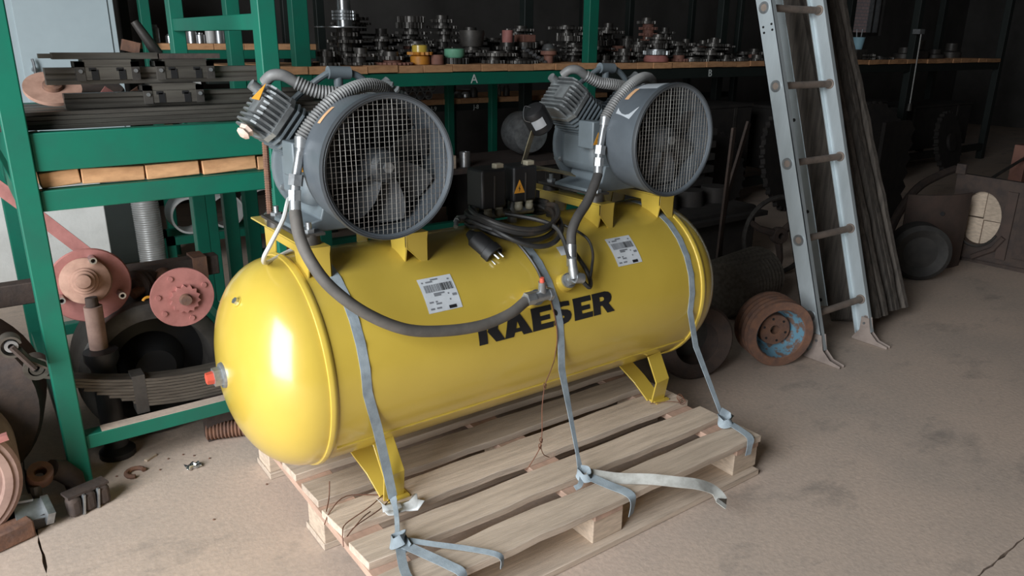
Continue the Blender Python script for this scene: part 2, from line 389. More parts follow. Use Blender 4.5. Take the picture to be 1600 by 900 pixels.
# labels, wrapped on the shell
def patch(x0, x1, a0, a1, d, n=8):
    vs = []; fs = []
    for i in range(n + 1):
        a = a0 + (a1 - a0) * i / n; vs += [tp(x0, a, d), tp(x1, a, d)]
    for i in range(n): fs.append((2 * i, 2 * i + 1, 2 * i + 3, 2 * i + 2))
    return vs, fs
def data_label(x0, x1, a0, a1):
    b = B(); b.add(*patch(x0, x1, a0, a1, .0010)); lab = b.build('data_label', 'white_st', tank, label='white data label with barcode')
    w = x1 - x0; h = a1 - a0; k = B(); gq = B()
    def bar(bb, u0, u1, v0, v1): bb.add(*patch(x0 + w * u0, x0 + w * u1, a0 + h * v0, a0 + h * v1, .0016, 3))
    u = .10; r2 = random.Random(3)
    while u < .93:
        wd = r2.choice((.010, .010, .018, .03)); bar(k if u > .62 or r2.random() < .3 else gq, u, min(u + wd, .95), .56, .78); u += wd + r2.choice((.010, .014, .02))
    bar(k, .62, .84, .03, .12)
    for v, us in ((.90, ((.36, .58),)), (.845, ((.08, .13), (.2, .4), (.84, .9))), (.48, ((.3, .62),)), (.43, ((.3, .5), (.7, .74))), (.26, ((.1, .22), (.28, .34), (.7, .74))), (.20, ((.28, .44),)), (.08, ((.08, .2), (.26, .4)))):
        for p, q in us: bar(gq, p, q, v, v + .045)
    bar(gq, .82, .95, .36, .43)
    k.build('barcode', 'ink', tank)['kind'] = 'stuff'; gq.build('label_print', 'ink_grey', tank)['kind'] = 'stuff'
data_label(.303, .411, 30.2, 50.2); data_label(1.018, 1.128, 33.3, 53.5)
b = B(); b.add(*patch(.815, .86, 48, 54.5, .001)); b.build('data_label', 'white_st', tank)
# lettering on the tank
GL = [(.442, [[(0, 0), (.42, 0), (.42, 1), (0, 1)], [(.45, .49), (.67, 1), (1.13, 1), (.97, .52), (1.29, 0), (.83, 0)]]),
      (.531, [[(0, 0), (.30, 1), (.86, 1), (1.46, 0), (.97, 0), (.88, .17), (.53, .17), (.46, 0)], [(.60, .34), (.81, .34), (.71, .64)]]),
      (.634, [[(0, 0), (1.13, 0), (1.16, .25), (.45, .25), (.45, .39), (.98, .39), (.98, .6), (.45, .6), (.45, .76), (1.1, .76), (1.1, 1), (0, 1)]]),
      (.713, [[(1.0, .97), (.7, 1.0), (.45, 1.0), (.22, .95), (.07, .83), (.03, .68), (.08, .53), (.22, .44), (.45, .40), (.6, .37), (.64, .32), (.6, .27), (.5, .25), (.05, .26), (.05, .03), (.35, -.01), (.6, 0), (.85, .06), (1.0, .18), (1.05, .34), (1.0, .5), (.85, .6), (.6, .65), (.46, .68), (.43, .73), (.5, .77), (.65, .78), (1.0, .76)]]),
      (.797, [[(0, 0), (1.08, 0), (1.1, .25), (.45, .25), (.45, .39), (.95, .39), (.95, .6), (.45, .6), (.45, .76), (1.06, .76), (1.06, 1), (0, 1)]]),
      (.876, [[(0, 0), (0, 1), (.8, 1), (1.02, .95), (1.15, .83), (1.17, .67), (1.1, .52), (.95, .43), (1.3, 0), (.83, 0), (.55, .38), (.43, .38), (.43, 0)], [(.43, .59), (.43, .78), (.62, .78), (.7, .73), (.7, .64), (.62, .59)]])]
for x0, polys in GL:
    cu = bpy.data.curves.new('letter', 'CURVE'); cu.dimensions = '2D'; cu.fill_mode = 'BOTH'
    for p in polys:
        sp = cu.splines.new('POLY'); sp.points.add(len(p) - 1); sp.use_cyclic_u = True
        for q, (a, c) in zip(sp.points, p): q.co = (a, c, 0, 1)
    tmp = bpy.data.objects.new('letter', cu); me = tmp.to_mesh().copy(); tmp.to_mesh_clear(); bpy.data.objects.remove(tmp)
    bm = bmesh.new(); bm.from_mesh(me)
    for k in range(1, 10):
        bmesh.ops.bisect_plane(bm, geom=bm.verts[:] + bm.edges[:] + bm.faces[:], plane_co=(0, k / 10, 0), plane_no=(0, 1, 0))
    off = cmp_.location
    for v in bm.verts: v.co = tp(x0 + v.co.x * .0695, 7.2 + v.co.y * 13.3, .0012) - off
    bmesh.ops.recalc_face_normals(bm, faces=bm.faces); bm.to_mesh(me); bm.free(); me.materials.clear(); me.materials.append(M['ink'])
    put('letter', me, (0, 0, 0), parent=tank)
# two outlet ports with elbows
for x, ang, kind in ((.648, 26, 'tee'), (.783, 31, 'elbow')):
    n_ = tn(ang); p = tp(x, ang)
    B().cyl(p - n_ * .02, p + n_ * .022, .031, .027, 24).build('port_socket', 'yellow', tank)
    f = B().cyl(p + n_ * .020, p + n_ * .030, .024, .024, 24).cyl(p + n_ * .03, p + n_ * .044, .020, .020, 6)
    q = p + n_ * .056
    if kind == 'tee':
        f.cyl(p + n_ * .044, q, .016, .016, 16).cyl(q - Vector((.035, 0, 0)), q + Vector((.03, 0, 0)), .0165, .0165, 16).cyl(q + Vector((.022, 0, 0)), q + Vector((.034, 0, 0)), .020, .02, 6)
        f.cyl(q - Vector((.06, 0, 0)), q - Vector((.03, 0, 0)), .020, .02, 6).cyl(q, q + Vector((-.006, -.006, .045)), .013, .011, 12)
    else:
        f.cyl(p + n_ * .044, q, .017, .017, 16).cyl(q, q + Vector((.03, -.004, -.006)), .018, .016, 14).cyl(q, q + Vector((-.004, .01, .06)), .015, .013, 14)
    f.build('pipe_fitting', 'zinc', tank)
    if kind == 'tee': B().cyl(q + Vector((-.006, -.006, .045)), q + Vector((-.008, -.008, .058)), .008, .006, 10).build('red_cap', 'red', tank)
# feet: pairs of bent straps on a base plate
for x, sy in ((.175, -1), (1.272, -1), (.175, 1), (1.272, 1)):
    f = B(); w = (1, 0, 0); dx = .015
    f.ribbon([(x, sy * .200, .337), (x + dx * .6, sy * .243, .245), (x + dx, sy * .222, .156)], w, .066, .006)
    f.ribbon([(x - .02, sy * .06, .268), (x + dx * .2, sy * .135, .21), (x + dx, sy * .198, .156)], w, .066, .006)
    f.box(x - .022 + dx, x + .045 + dx, sy * .21 - .03, sy * .21 + .03, .150, .157)
    f.build('foot', 'yellow', tank, bevel=.001)
    B().cyl((x + dx + .01, sy * .21, .157), (x + dx + .01, sy * .21, .166), .009, .009, 6).build('foot_bolt', 'zinc', tank)

# mounting rails
PD = 1.012; CX = .192; FZ = 1.124
def rail(xa, xb):
    r = B(); y0, y1, zt = -.14, .31, .911
    zt0 = lambda y: ZC + math.sqrt(RT * RT - min(abs(y), .28) ** 2) - .012
    r.box(xa, xb, y0, y1, zt - .006, zt)
    for x in (xa, xb - .005):
        poly = [(y0, zt - .003), (.19, zt - .003), (.185, zt0(.185)), (.115, zt0(.115)), (.105, .884), (-.045, .884), (-.055, zt0(-.06)), (-.11, zt0(-.11)), (-.128, zt0(-.132)), (y0, .872 if x == xa else zt0(-.145))]
        r.prism(poly, (x, 0, 0), (0, 1, 0), (0, 0, 1), (.005, 0, 0))
    r.prism([(xa, zt - .002), (xb, zt - .002), (xb, zt0(-.14) - .002), (xb - .016, zt0(-.14) + .004), (xa, .872)], (0, y0, 0), (1, 0, 0), (0, 0, 1), (0, .006, 0))
    return r.build('mount_rail', 'yellow', cmp_, bevel=.001)
pump_parts = [rail(.018, .082), rail(.302, .374)]

# one pump, built once and copied
cc = B().box(CX - .135, CX + .135, -.055, .135, .995, 1.165).build('crankcase', 'grey', cmp_, bevel=.03)
B().lathe([(0, .128), (.145, .128), (.152, .132), (.152, .148), (.14, .155), (.07, .165), (0, .165)], (CX, 0, 1.08), (0, 1, 0), 36).build('end_cover', 'grey', cc)
bb = B()
for k in range(8):
    a = 2 * math.pi * (k + .5) / 8; bb.cyl((CX + .14 * math.cos(a), .118, 1.08 + .14 * math.sin(a)), (CX + .14 * math.cos(a), .155, 1.08 + .14 * math.sin(a)), .010, .010, 8)
bb.build('cover_bolts', 'zinc', cc)['kind'] = 'stuff'
ft = B()
ft.prism([(-.17, .93), (.17, .93), (.17, .95), (.10, .965), (.085, 1.02), (-.085, 1.02), (-.10, .965), (-.17, .95)], (CX, -.06, 0), (1, 0, 0), (0, 0, 1), (0, .17, 0))
ft.build('pump_foot', 'grey', cc, bevel=.004)
for x in (-.145, .148):
    for y in (-.085, .16):
        m_ = B().cyl((CX + x, y, .911), (CX + x, y, .938), .03, .026, 20); m_.build('rubber_mount', 'iron', cc)
        B().cyl((CX + x, y, .938), (CX + x, y, .95), .017, .017, 6).cyl((CX + x, y, .95), (CX + x, y, .968), .008, .008, 10).build('mount_bolt', 'zinc', cc)
    B().box(CX + x - .035, CX + x + .035, -.11, .19, .934, .941).build('mount_plate', 'iron', cc)
def vcyl(sgn):
    ax = Vector((sgn * math.sin(R(51)), 0, math.cos(R(51)))); ux = Vector((-sgn * ax.z, 0, sgn * ax.x)) if sgn > 0 else Vector((ax.z, 0, -ax.x))
    vy = Vector((0, 1, 0)); Q = Matrix((ux, vy, ax)).transposed(); o = Vector((CX, .06, 1.09))
    def at(u, v, t): return o + ux * u + vy * v + ax * t
    cb = B().obox(at(0, 0, .145), (.095, .115, .12), mtx=Q)
    def plate(bb_, t, su, sv, th, ch=.02):
        p = [(-su / 2 + ch, -sv / 2), (su / 2 - ch, -sv / 2), (su / 2, -sv / 2 + ch), (su / 2, sv / 2 - ch), (su / 2 - ch, sv / 2), (-su / 2 + ch, sv / 2), (-su / 2, sv / 2 - ch), (-su / 2, -sv / 2 + ch)]
        bb_.prism(p, at(0, 0, t - th / 2), ux, vy, ax * th)
    for k in range(7): plate(cb, .092 + .0165 * k, .128, .148, .0055)
    cb.build('cylinder', 'grey', cc)
    h = B(); plate(h, .212, .132, .152, .014, .024)
    h.obox(at(0, 0, .238), (.085, .10, .045), mtx=Q)
    for k in range(9):
        u = -.06 + .015 * k; e = .018 if k in (0, 8) else 0
        h.prism([(-.074 + e, .217), (.074 - e, .217), (.068 - e, .262), (.055 - e, .274), (-.055 + e, .274), (-.068 + e, .262)], at(u - .0028, 0, 0), vy, ax, ux * .0056)
    h.obox(at(.0, -.03, .27), (.045, .05, .02), mtx=Q).cyl(at(.045, .045, .25), at(.045, .045, .295), .016, .014, 12)
    h.build('cylinder_head', 'alu', cc)
    return at, ux, vy, ax
atL, uL, vL, aL = vcyl(-1); atR, uR, vR, aR = vcyl(1)
# terminal box with warning sign
B().box(CX - .172, CX - .125, -.085, -.01, 1.085, 1.175).build('terminal_box', 'grey', cc, bevel=.004)
tr = [(-.021, 0), (.021, 0), (0, .040)]
B().prism(tr, (CX - .148, -.0858, 1.10), (1, 0, 0), (0, 0, 1), (0, .001, 0)).build('warning_sticker', 'orange_st', cc)
B().prism([(-.002, .004), (.004, .016), (0, .016), (.003, .028), (-.005, .014), (-.001, .014)], (CX - .148, -.0863, 1.10), (1, 0, 0), (0, 0, 1), (0, .0004, 0)).build('bolt_symbol', 'ink', cc)
# cowl, fan and grille
yb, yf, rb, rf = -.136, -.285, .168, .178
cowl = B().lathe([(rb - .004, yb), (rb, yb - .002), (rb + .003, yb - .03), (rf, yf + .03), (rf + .003, yf + .012), (rf + .002, yf + .002), (rf - .004, yf - .003), (rf - .011, yf + .002), (rf - .013, yf + .012), (rb - .006, yb)],
                 (CX, 0, FZ), (0, 1, 0), 64).build('fan_cowl', 'cowl', cmp_)
B().lathe([(rf - .014, yf + .010), (rf - .006, yf - .002), (rf + .001, yf - .0035), (rf + .0035, yf + .003), (rf + .0035, yf + .010)], (CX, 0, FZ), (0, 1, 0), 64).build('rim_band', 'fan', cowl)
B().lathe([(.0, -.15), (.155, -.15), (.167, -.152), (.167, -.158), (.1, -.158), (0, -.158)], (CX, 0, FZ), (0, 1, 0), 40).build('back_plate', 'black', cowl)
for a in (0, 120, 240):
    c_, s_ = math.cos(R(a + 30)), math.sin(R(a + 30))
    B().tube([(CX + c_ * .16, -.16, FZ + s_ * .16), (CX + c_ * .10, -.12, FZ + s_ * .10), (CX + c_ * .07, -.05, FZ + s_ * .07)], .006, 6).build('cowl_strut', 'cowl', cowl)
B().lathe([(0, -.268), (.028, -.266), (.04, -.255), (.045, -.20), (.045, -.17), (0, -.17)], (CX, 0, FZ), (0, 1, 0), 24).build('fan_hub', 'fan', cowl)
B().cyl((CX, -.268, FZ), (CX, -.277, FZ), .014, .014, 6).build('hub_nut', 'zinc', cowl)
blade = B(); nb = 6; vs = []; fs = []
for i in range(nb + 1):
    r = .04 + .112 * i / nb; tw = R(52 - 24 * i / nb); ch = .05 + .045 * i / nb; sw = .35 * (i / nb) ** 1.5
    for j in range(4):
        s_ = (j / 3 - .5) * ch; a = sw + s_ * math.cos(tw) / r; dy = s_ * math.sin(tw)
        vs += [(r * math.sin(a), dy + .0012, r * math.cos(a)), (r * math.sin(a), dy - .0012, r * math.cos(a))]
for i in range(nb):
    for j in range(3):
        a = (i * 4 + j) * 2; c = a + 8; fs += [(a, a + 2, c + 2, c), (a + 1, c + 1, c + 3, a + 3)]
    for j in (0, 3): a = (i * 4 + j) * 2; fs.append((a, a + 1, a + 9, a + 8))
for i in (0, nb):
    for j in range(3): a = (i * 4 + j) * 2; fs.append((a, a + 1, a + 3, a + 2))
bme = blade.add(vs, fs).mesh('fan_blade', 'fan')
for k in range(7): put('fan_blade', bme, Vector((CX, -.215, FZ)) - cmp_.location, (0, 2 * math.pi * k / 7, 0), cowl)
gr = B(); rg = rf - .008; sp = .0128
k = -13
while k <= 13:
    c = k * sp; hh = math.sqrt(max(0, rg * rg - c * c)); w0 = rnd.uniform(-.0012, .0012); w1 = rnd.uniform(-.0015, .0015)
    gr.tube([(CX + c + w0, yf + .006, FZ - hh), (CX + c + w1, yf + .004, FZ), (CX + c - w0, yf + .006, FZ + hh)], .00075, 4)
    gr.tube([(CX - hh, yf + .0075, FZ + c + w1), (CX, yf + .0055, FZ + c), (CX + hh, yf + .0075, FZ + c - w0)], .00055, 4)
    k += 1
g_ = gr.build('fan_grille', 'wire', cowl); g_['kind'] = 'stuff'
def cowl_patch(a0, a1, ya, yb_, d=.0012):
    vs = []; fs = []
    for i in range(9):
        a = R(a0 + (a1 - a0) * i / 8)
        for y in (ya, yb_):
            r = rb + .003 + (rf - rb - .003) * (y - (yb - .03)) / ((yf + .03) - (yb - .03)) + d
            vs.append((CX - r * math.cos(a), y, FZ + r * math.sin(a)))
    for i in range(8): fs.append((2 * i, 2 * i + 1, 2 * i + 3, 2 * i + 2))
    return vs, fs
pump_parts += [cc, cowl]
# flexible air hoses and manifold pipes
top = [(.056, .05, 1.333), (.09, .045, 1.315), (.14, .03, 1.292), (.20, .02, 1.284), (.27, .03, 1.27), (.32, .06, 1.24)]
pump_parts.append(corrugated(top[1:], .0195, .0085, .0035, 12).build('corrugated_hose', 'conduit', cmp_))
pump_parts.append(B().tube(smooth_path([(.02, .08, 1.315), (.035, .06, 1.333), (.062, .048, 1.332), (.095, .044, 1.312)], 5), .015, 12).build('hose_elbow', 'conduit', cmp_))
loop = [(.34, -.03, 1.255), (.29, -.07, 1.298), (.22, -.10, 1.311), (.135, -.125, 1.288), (.07, -.13, 1.24), (.028, -.13, 1.19)]
pump_parts.append(corrugated(loop, .0185, .0082, .0036, 12).build('corrugated_hose', 'conduit', cmp_))
man = B().tube(smooth_path([(.10, .14, 1.25), (.15, .12, 1.295), (.205, .10, 1.334), (.235, .10, 1.337)], 5), .009, 10)
man.cyl((.205, .10, 1.336), (.27, .10, 1.334), .018, .018, 14).cyl((.235, .10, 1.335), (.235, .10, 1.29), .013, .013, 12)
man.tube(smooth_path([(.265, .10, 1.336), (.30, .10, 1.322), (.335, .10, 1.29), (.36, .11, 1.25)], 5), .010, 10)
pump_parts.append(man.build('intake_pipe', 'grey', cmp_))
drop = B().cyl((.030, -.13, 1.195), (.026, -.131, 1.168), .017, .016, 14).cyl((.026, -.131, 1.168), (.022, -.132, 1.152), .0125, .0125, 12)
drop.cyl((.022, -.132, 1.158), (.004, -.140, 1.098), .0115, .0115, 14).box(.025, .062, -.16, -.156, 1.147, 1.160)
drop.cyl((.006, -.139, 1.105), (.000, -.142, 1.078), .0185, .0185, 6).cyl((.0, -.142, 1.08), (-.003, -.144, 1.066), .0125, .0125, 12).cyl((-.003, -.144, 1.068), (-.006, -.146, 1.042), .0165, .0165, 6)
drop.cyl((-.006, -.146, 1.045), (-.009, -.15, 1.012), .0145, .015, 16)
pump_parts.append(drop.build('pipe_drop', 'zinc', cmp_))
for o in list(pump_parts): copy_tree(o, cmp_, (PD, 0, 0))
# what only one pump has
B().prism([(-.03, -.02), (.03, -.02), (.0, .03)], atL(.03, -.02, .282), vL, uL, aL * .001).build('warning_sticker', 'orange_st', cc)
b = B(); b.add(*cowl_patch(38, 56, -.172, -.192)); b.build('cowl_sticker', 'peach_st', cowl, label='faded orange sticker')
cowl2 = [o for o in cmp_.children if o.name.startswith('fan_cowl') and o.location.x > .5][0]
def shift_patch(vf, dx): return [(v[0] + dx, v[1], v[2]) for v in vf[0]], vf[1]
def build_on(bb_, name, m):
    o = bb_.build(name, m, cowl2); return o
def build2(vf, name, m): bb_ = B(); bb_.add(*shift_patch(vf, PD)); return build_on(bb_, name, m)
build2(cowl_patch(47, 66, -.168, -.186), 'cowl_sticker', 'peach_st')
build2(cowl_patch(66, 84, -.17, -.262), 'cowl_sticker', 'silver_st')
# torn silver crescent on the right cowl
vs = []; fs = []; prof_c = [(0, 29, 36), (.12, 28.6, 32.5), (.3, 27.6, 29.4), (.5, 26.2, 28.2), (.66, 25, 29.2), (.78, 24, 32), (.9, 30.5, 35.5), (1, 37.5, 38.2)]
for u, a0, a1 in prof_c:
    y = -.165 - .093 * u; r = rb + .003 + (rf - rb - .003) * (y - (yb - .03)) / ((yf + .03) - (yb - .03)) + .0013
    for a in (a0, a1): vs.append((CX + PD - r * math.cos(R(a)), y, FZ + r * math.sin(R(a))))
for i in range(len(prof_c) - 1): fs.append((2 * i, 2 * i + 1, 2 * i + 3, 2 * i + 2))
bb_ = B(); bb_.add(vs, fs); build_on(bb_, 'silver_mark', 'silver_st')
h1 = smooth_path([(-.009, -.15, 1.015), (-.018, -.19, .965), (-.012, -.235, .91), (.02, -.275, .845), (.09, -.312, .775), (.19, -.33, .715), (.30, -.338, .688), (.42, -.34, .678), (.52, -.335, .690), (.592, -.318, .711)], 7)
B().tube(h1, .0155, 14).build('rubber_hose', 'hose_dusty', cmp_)
h2 = smooth_path([(-.009 + PD, -.15, 1.015), (.975, -.165, .985), (.925, -.19, .94), (.868, -.21, .90), (.835, -.225, .862), (.822, -.24, .825)], 7)
B().tube(h2, .0155, 14).build('rubber_hose', 'hose', cmp_)
B().cyl((.822, -.24, .826), (.808, -.262, .765), .017, .0165, 16).cyl((.808, -.262, .765), (.797, -.275, .735), .012, .011, 12).build('hose_ferrule', 'steel', cmp_)
B().cyl((.588, -.3185, .710), (.618, -.312, .715), .0175, .0175, 16).build('hose_ferrule', 'zinc', cmp_)
# crumpled cap on the left head, suction filter on the right one
b = B(); q = atL(-.06, -.05, .265)
b.lathe([(0, 0), (.014, .004), (.021, .012), (.015, .02), (.019, .027), (.008, .034), (0, .034)], q, Vector((-.7, -.3, -.5)), 7); b.build('rag_cap', 'rag', cc, label='crumpled cream rag')
q0 = Vector((.905, .02, 1.150)); qd = Vector((-.55, -.05, .72)).normalized()
flt = B().lathe([(0, 0), (.035, 0), (.042, .008), (.042, .07), (.036, .082), (.02, .088), (0, .088)], q0, qd, 28).build('suction_filter', 'black', cmp_)
cdir = Vector((-.62, -.72, .05)); cdir = (cdir - qd * cdir.dot(qd)).normalized(); sdir = qd.cross(cdir); vs = []; fs = []
for i in range(7):
    a = R(-28 + 56 * i / 6)
    for t in (.028, .062): vs.append(q0 + qd * t + (cdir * math.cos(a) + sdir * math.sin(a)) * .0428)
for i in range(6): fs.append((2 * i, 2 * i + 1, 2 * i + 3, 2 * i + 2))
b = B(); b.add(vs, fs); b.build('filter_label', 'silver_st', flt)
B().tube(smooth_path([q0 + qd * .09, q0 + qd * .1 + Vector((-.02, 0, -.005)), q0 + qd * .07 + Vector((-.045, -.01, -.02)), q0 + qd * .03 + Vector((-.04, -.02, 0))], 6), .0012, 5).build('tie_wire', 'steel', flt)
B().ribbon([(.868, .02, 1.15), (.84, .01, 1.10), (.812, 0, 1.045), (.808, 0, 1.036)], (1, .4, .5), .024, .003).build('bracket_strip', 'olive', cmp_)
B().ribbon([(.80, -.02, 1.034), (.88, .0, 1.026), (.97, .02, 1.005), (1.05, .03, .985)], (0, 1, .3), .03, .004).build('bracket_strip', 'olive', cmp_)
# pressure switches between the pumps
for x0, x1, z0, z1, zc in ((.615, .708, .925, 1.048, 1), (.735, .828, .935, 1.048, 2)):
    y0, y1 = -.055, .035
    ps = B().box(x0, x1, y0, y1, z0, z1).build('pressure_switch', 'black', cmp_, bevel=.008)
    B().box((x0 + x1) / 2 - .003, (x0 + x1) / 2 + .001, y0 - .003, y0, z0, z1 - .02).build('cover_rib', 'iron', ps)
    B().box((x0 + x1) / 2 + .012, (x0 + x1) / 2 + .042, -.045, -.02, z1 - .002, z1 + .014).build('knob', 'beige', ps, bevel=.003)
    for dx in (-.012, .03):
        xx = (x0 + x1) / 2 + dx
        B().lathe([(0, 0), (.012, 0), (.014, -.006), (.012, -.012), (.014, -.018), (.014, -.026), (.010, -.032), (0, -.032)], (xx, -.035, z0 + .002), (0, 0, 1), 14).build('cable_gland', 'beige', ps)
    if zc == 2:
        B().prism([(-.021, 0), (.021, 0), (0, .042)], (x0 + .022, y0 - .001, z0 + .03), (1, 0, 0), (0, 0, 1), (0, .001, 0)).build('warning_sticker', 'orange_st', ps)
        B().prism([(-.002, .004), (.004, .016), (0, .016), (.003, .028), (-.005, .014), (-.001, .014)], (x0 + .022, y0 - .0014, z0 + .03), (1, 0, 0), (0, 0, 1), (0, .0004, 0)).build('bolt_symbol', 'ink', ps)
mf = B().cyl((.62, 0, .85), (.62, 0, .93), .016, .016, 12).cyl((.77, 0, .85), (.77, 0, .94), .016, .016, 12).cyl((.56, 0, .893), (.85, 0, .893), .013, .013, 12)
mf.cyl((.56, 0, .893), (.53, -.04, .90), .011, .009, 10).cyl((.53, -.04, .90), (.515, -.06, .888), .007, .007, 8); mf.build('manifold', 'zinc', cmp_)
# thin white line, threaded rod
B().tube(smooth_path([(.045, .0, .995), (.01, -.06, 1.03), (-.02, -.09, .985), (-.06, -.10, .93), (-.075, -.08, .89), (-.05, -.02, .858), (.03, .03, .866), (.10, .02, .885)], 6), .006, 8).build('drain_tube', 'pvc', cmp_)
rod = corrugated([(.062, .27, .80), (.066, .27, 1.0), (.07, .27, 1.17)], .0105, .007, .002, 8).build('threaded_rod', 'rust', cmp_)
B().cyl((.066, .27, .911), (.066, .27, .924), .02, .02, 6).build('rod_nut', 'zinc', rod)

# power cable coiled over the tank, with its plug
pc = thing('power_cable', 'black power cable coiled on top of the yellow tank with a round plug', 'cable', (.70, -.1, .86))
cab = B(); r2 = random.Random(11)
pts = []
for k in range(6):
    rx = .150 + r2.uniform(-.012, .016); ra = 26 + r2.uniform(-6, 3); xa = .735 + r2.uniform(-.008, .008); d = .010 + .009 * (k % 3) + r2.uniform(0, .004); ph = r2.uniform(-.2, .2)
    for i in range(28):
        t = 2 * math.pi * i / 28 + ph; a = 84 - ra * (math.sin(t) + .15 * k * .25)
        pts.append(tp(xa + rx * math.cos(t), a, d + (.012 + .005 * k if math.sin(t) > .1 else .003 + .006 * k)))
cab.tube(smooth_path(pts, 2), .0082, 8)
cab.tube(smooth_path([(.70, -.06, .905), (.76, -.14, .895), (.80, -.185, .875), (.81, -.215, .84), (.80, -.265, .785), (.81, -.305, .735), (.838, -.312, .705), (.858, -.295, .715), (.862, -.27, .745), (.845, -.225, .80)], 6), .0072, 8)
cab.tube(smooth_path([(.85, -.12, .872), (.89, -.17, .852), (.915, -.21, .825), (.908, -.245, .79), (.88, -.275, .755), (.862, -.29, .728)], 6), .0045, 8)
cab.tube(smooth_path([(.66, -.12, .868), (.675, -.19, .822), (.69, -.235, .775), (.688, -.275, .735)], 5), .005, 8)
cab.build('cable', 'cable', pc)
p0 = tp(.555, 70, .014); pd = Vector((.30, -.80, -.52)).normalized()
plug = B().lathe([(0, -.03), (.011, -.03), (.018, -.012), (.029, .0), (.031, .02), (.032, .055), (.035, .057), (.035, .082), (.031, .084), (.031, .060), (0, .060)], p0, pd, 28).build('plug', 'black', pc)
for k in range(4):
    u_, v_, w_ = basis(pd); a = R(45 + 90 * k); c = p0 + (u_ * math.cos(a) + v_ * math.sin(a)) * .017
    B().cyl(c + pd * .06, c + pd * .104, .004, .0034, 8).build('pin', 'steel', plug)

# ------------------------------------------------------------------ tie-down straps, wires
def strap_pts(x0, x1, a0=200, a1=-5):
    return [tp(x0 + (x1 - x0) * i / 14, a0 + (a1 - a0) * i / 14, .0022) for i in range(15)]
st = thing('tie_down_strap', 'grey webbing strap over the left end of the tank knotted at the front foot', 'strap', (.08, -.25, .15))
b = B(); pts = [(.10, .30, .16), (.09, .31, .35)] + strap_pts(.085, .090, 172, -2) + [(.120, -.286, .43), (.152, -.262, .29), (.168, -.262, .185)]
wd = [(1, 0, 0)] * len(pts); b.ribbon(pts, wd, .027, .0016)
b.ribbon(smooth_path([(.168, -.262, .185), (.150, -.315, .17), (.122, -.375, .168), (.098, -.42, .172)], 4), (.9, -.3, .4), [.02, .02] + [.014] * 10 + [.026], .0016)
b.build('webbing', 'strap', st)
kn = B()
kn.ribbon(smooth_path([(.104, -.41, .165), (.112, -.435, .185), (.095, -.455, .19), (.075, -.44, .175), (.085, -.415, .168), (.108, -.425, .172), (.105, -.47, .168)], 5), (.5, .4, .8), .028, .002)
kn.build('knot', 'strap', st)
b = B()
b.ribbon(smooth_path([(.09, -.45, .17), (.07, -.50, .162), (.055, -.55, .160), (.05, -.612, .155), (.048, -.622, .12), (.05, -.618, .07)], 5), (1, .2, 0), .024, .0016)
b.ribbon(smooth_path([(.10, -.455, .172), (.13, -.52, .168), (.158, -.58, .163), (.175, -.618, .155), (.178, -.622, .11), (.178, -.618, .06)], 5), (1, .3, .2), .026, .0016)
b.ribbon(smooth_path([(.11, -.44, .174), (.17, -.50, .170), (.24, -.56, .162), (.29, -.618, .156), (.295, -.622, .12)], 5), (1, .5, .3), .016, .0016)
b.build('strap_tail', 'strap', st)
st = thing('tie_down_strap', 'grey webbing strap over the middle of the tank, its frayed tail hanging off the pallet', 'strap', (.70, -.4, .15))
b = B(); pts = [(.66, .30, .16), (.665, .31, .35)] + strap_pts(.665, .742, 172, -4) + [(.745, -.305, .45), (.742, -.355, .32), (.722, -.42, .215), (.708, -.452, .178)]
b.ribbon(pts, [(1, 0, .1)] * (len(pts) - 3) + [(.8, .3, .3)] * 3, [.026] * (len(pts) - 3) + [.02, .014, .02], .0016)
b.build('webbing', 'strap', st)
kn = B(); kn.ribbon(smooth_path([(.708, -.452, .182), (.722, -.468, .18), (.712, -.49, .17), (.692, -.478, .168), (.695, -.455, .178), (.715, -.462, .172)], 5), (.4, .4, .8), .024, .002)
kn.ribbon(smooth_path([(.70, -.47, .17), (.675, -.49, .158), (.655, -.49, .154)], 4), (0, .7, .5), .016, .002); kn.build('knot', 'strap', st)
b = B(); b.ribbon(smooth_path([(.712, -.475, .17), (.745, -.54, .158), (.765, -.60, .156), (.768, -.622, .14), (.765, -.62, .09)], 5), (1, .3, .2), .03, .0016); b.build('strap_tail', 'strap', st)
b = B(); b.ribbon(smooth_path([(.715, -.468, .172), (.79, -.53, .160), (.86, -.60, .167), (.911, -.655, .168), (.97, -.69, .156), (1.02, -.712, .130), (1.022, -.742, .112), (1.005, -.755, .104)], 6), (.65, .75, .55), .036, .003); b.build('frayed_tail', 'strap_white', st, label='pale frayed end of the strap')
st = thing('tie_down_strap', 'grey webbing strap over the right end of the tank tied to the pallet corner', 'strap', (1.33, -.4, .15))
b = B(); pts = [(1.36, .30, .16), (1.355, .31, .35)] + strap_pts(1.35, 1.335, 172, -8) + [(1.335, -.338, .40), (1.336, -.41, .29), (1.338, -.47, .195)]
b.ribbon(pts, (1, 0, 0), [.027] * (len(pts) - 3) + [.026, .022, .018], .0016); b.build('webbing', 'strap', st)
kn = B(); kn.ribbon(smooth_path([(1.338, -.47, .20), (1.355, -.49, .185), (1.34, -.515, .175), (1.315, -.50, .168), (1.325, -.475, .18), (1.35, -.485, .172), (1.345, -.51, .165)], 5), (.3, .5, .8), .028, .002); kn.build('knot', 'strap', st)
b = B(); b.ribbon(smooth_path([(1.34, -.505, .17), (1.345, -.55, .162), (1.335, -.60, .158), (1.322, -.614, .14), (1.32, -.612, .10)], 5), (1, -.1, .1), .026, .0016)
b.ribbon(smooth_path([(1.345, -.495, .172), (1.40, -.47, .165), (1.43, -.452, .15)], 4), (0, 1, .2), .018, .0016); b.build('strap_tail', 'strap', st)
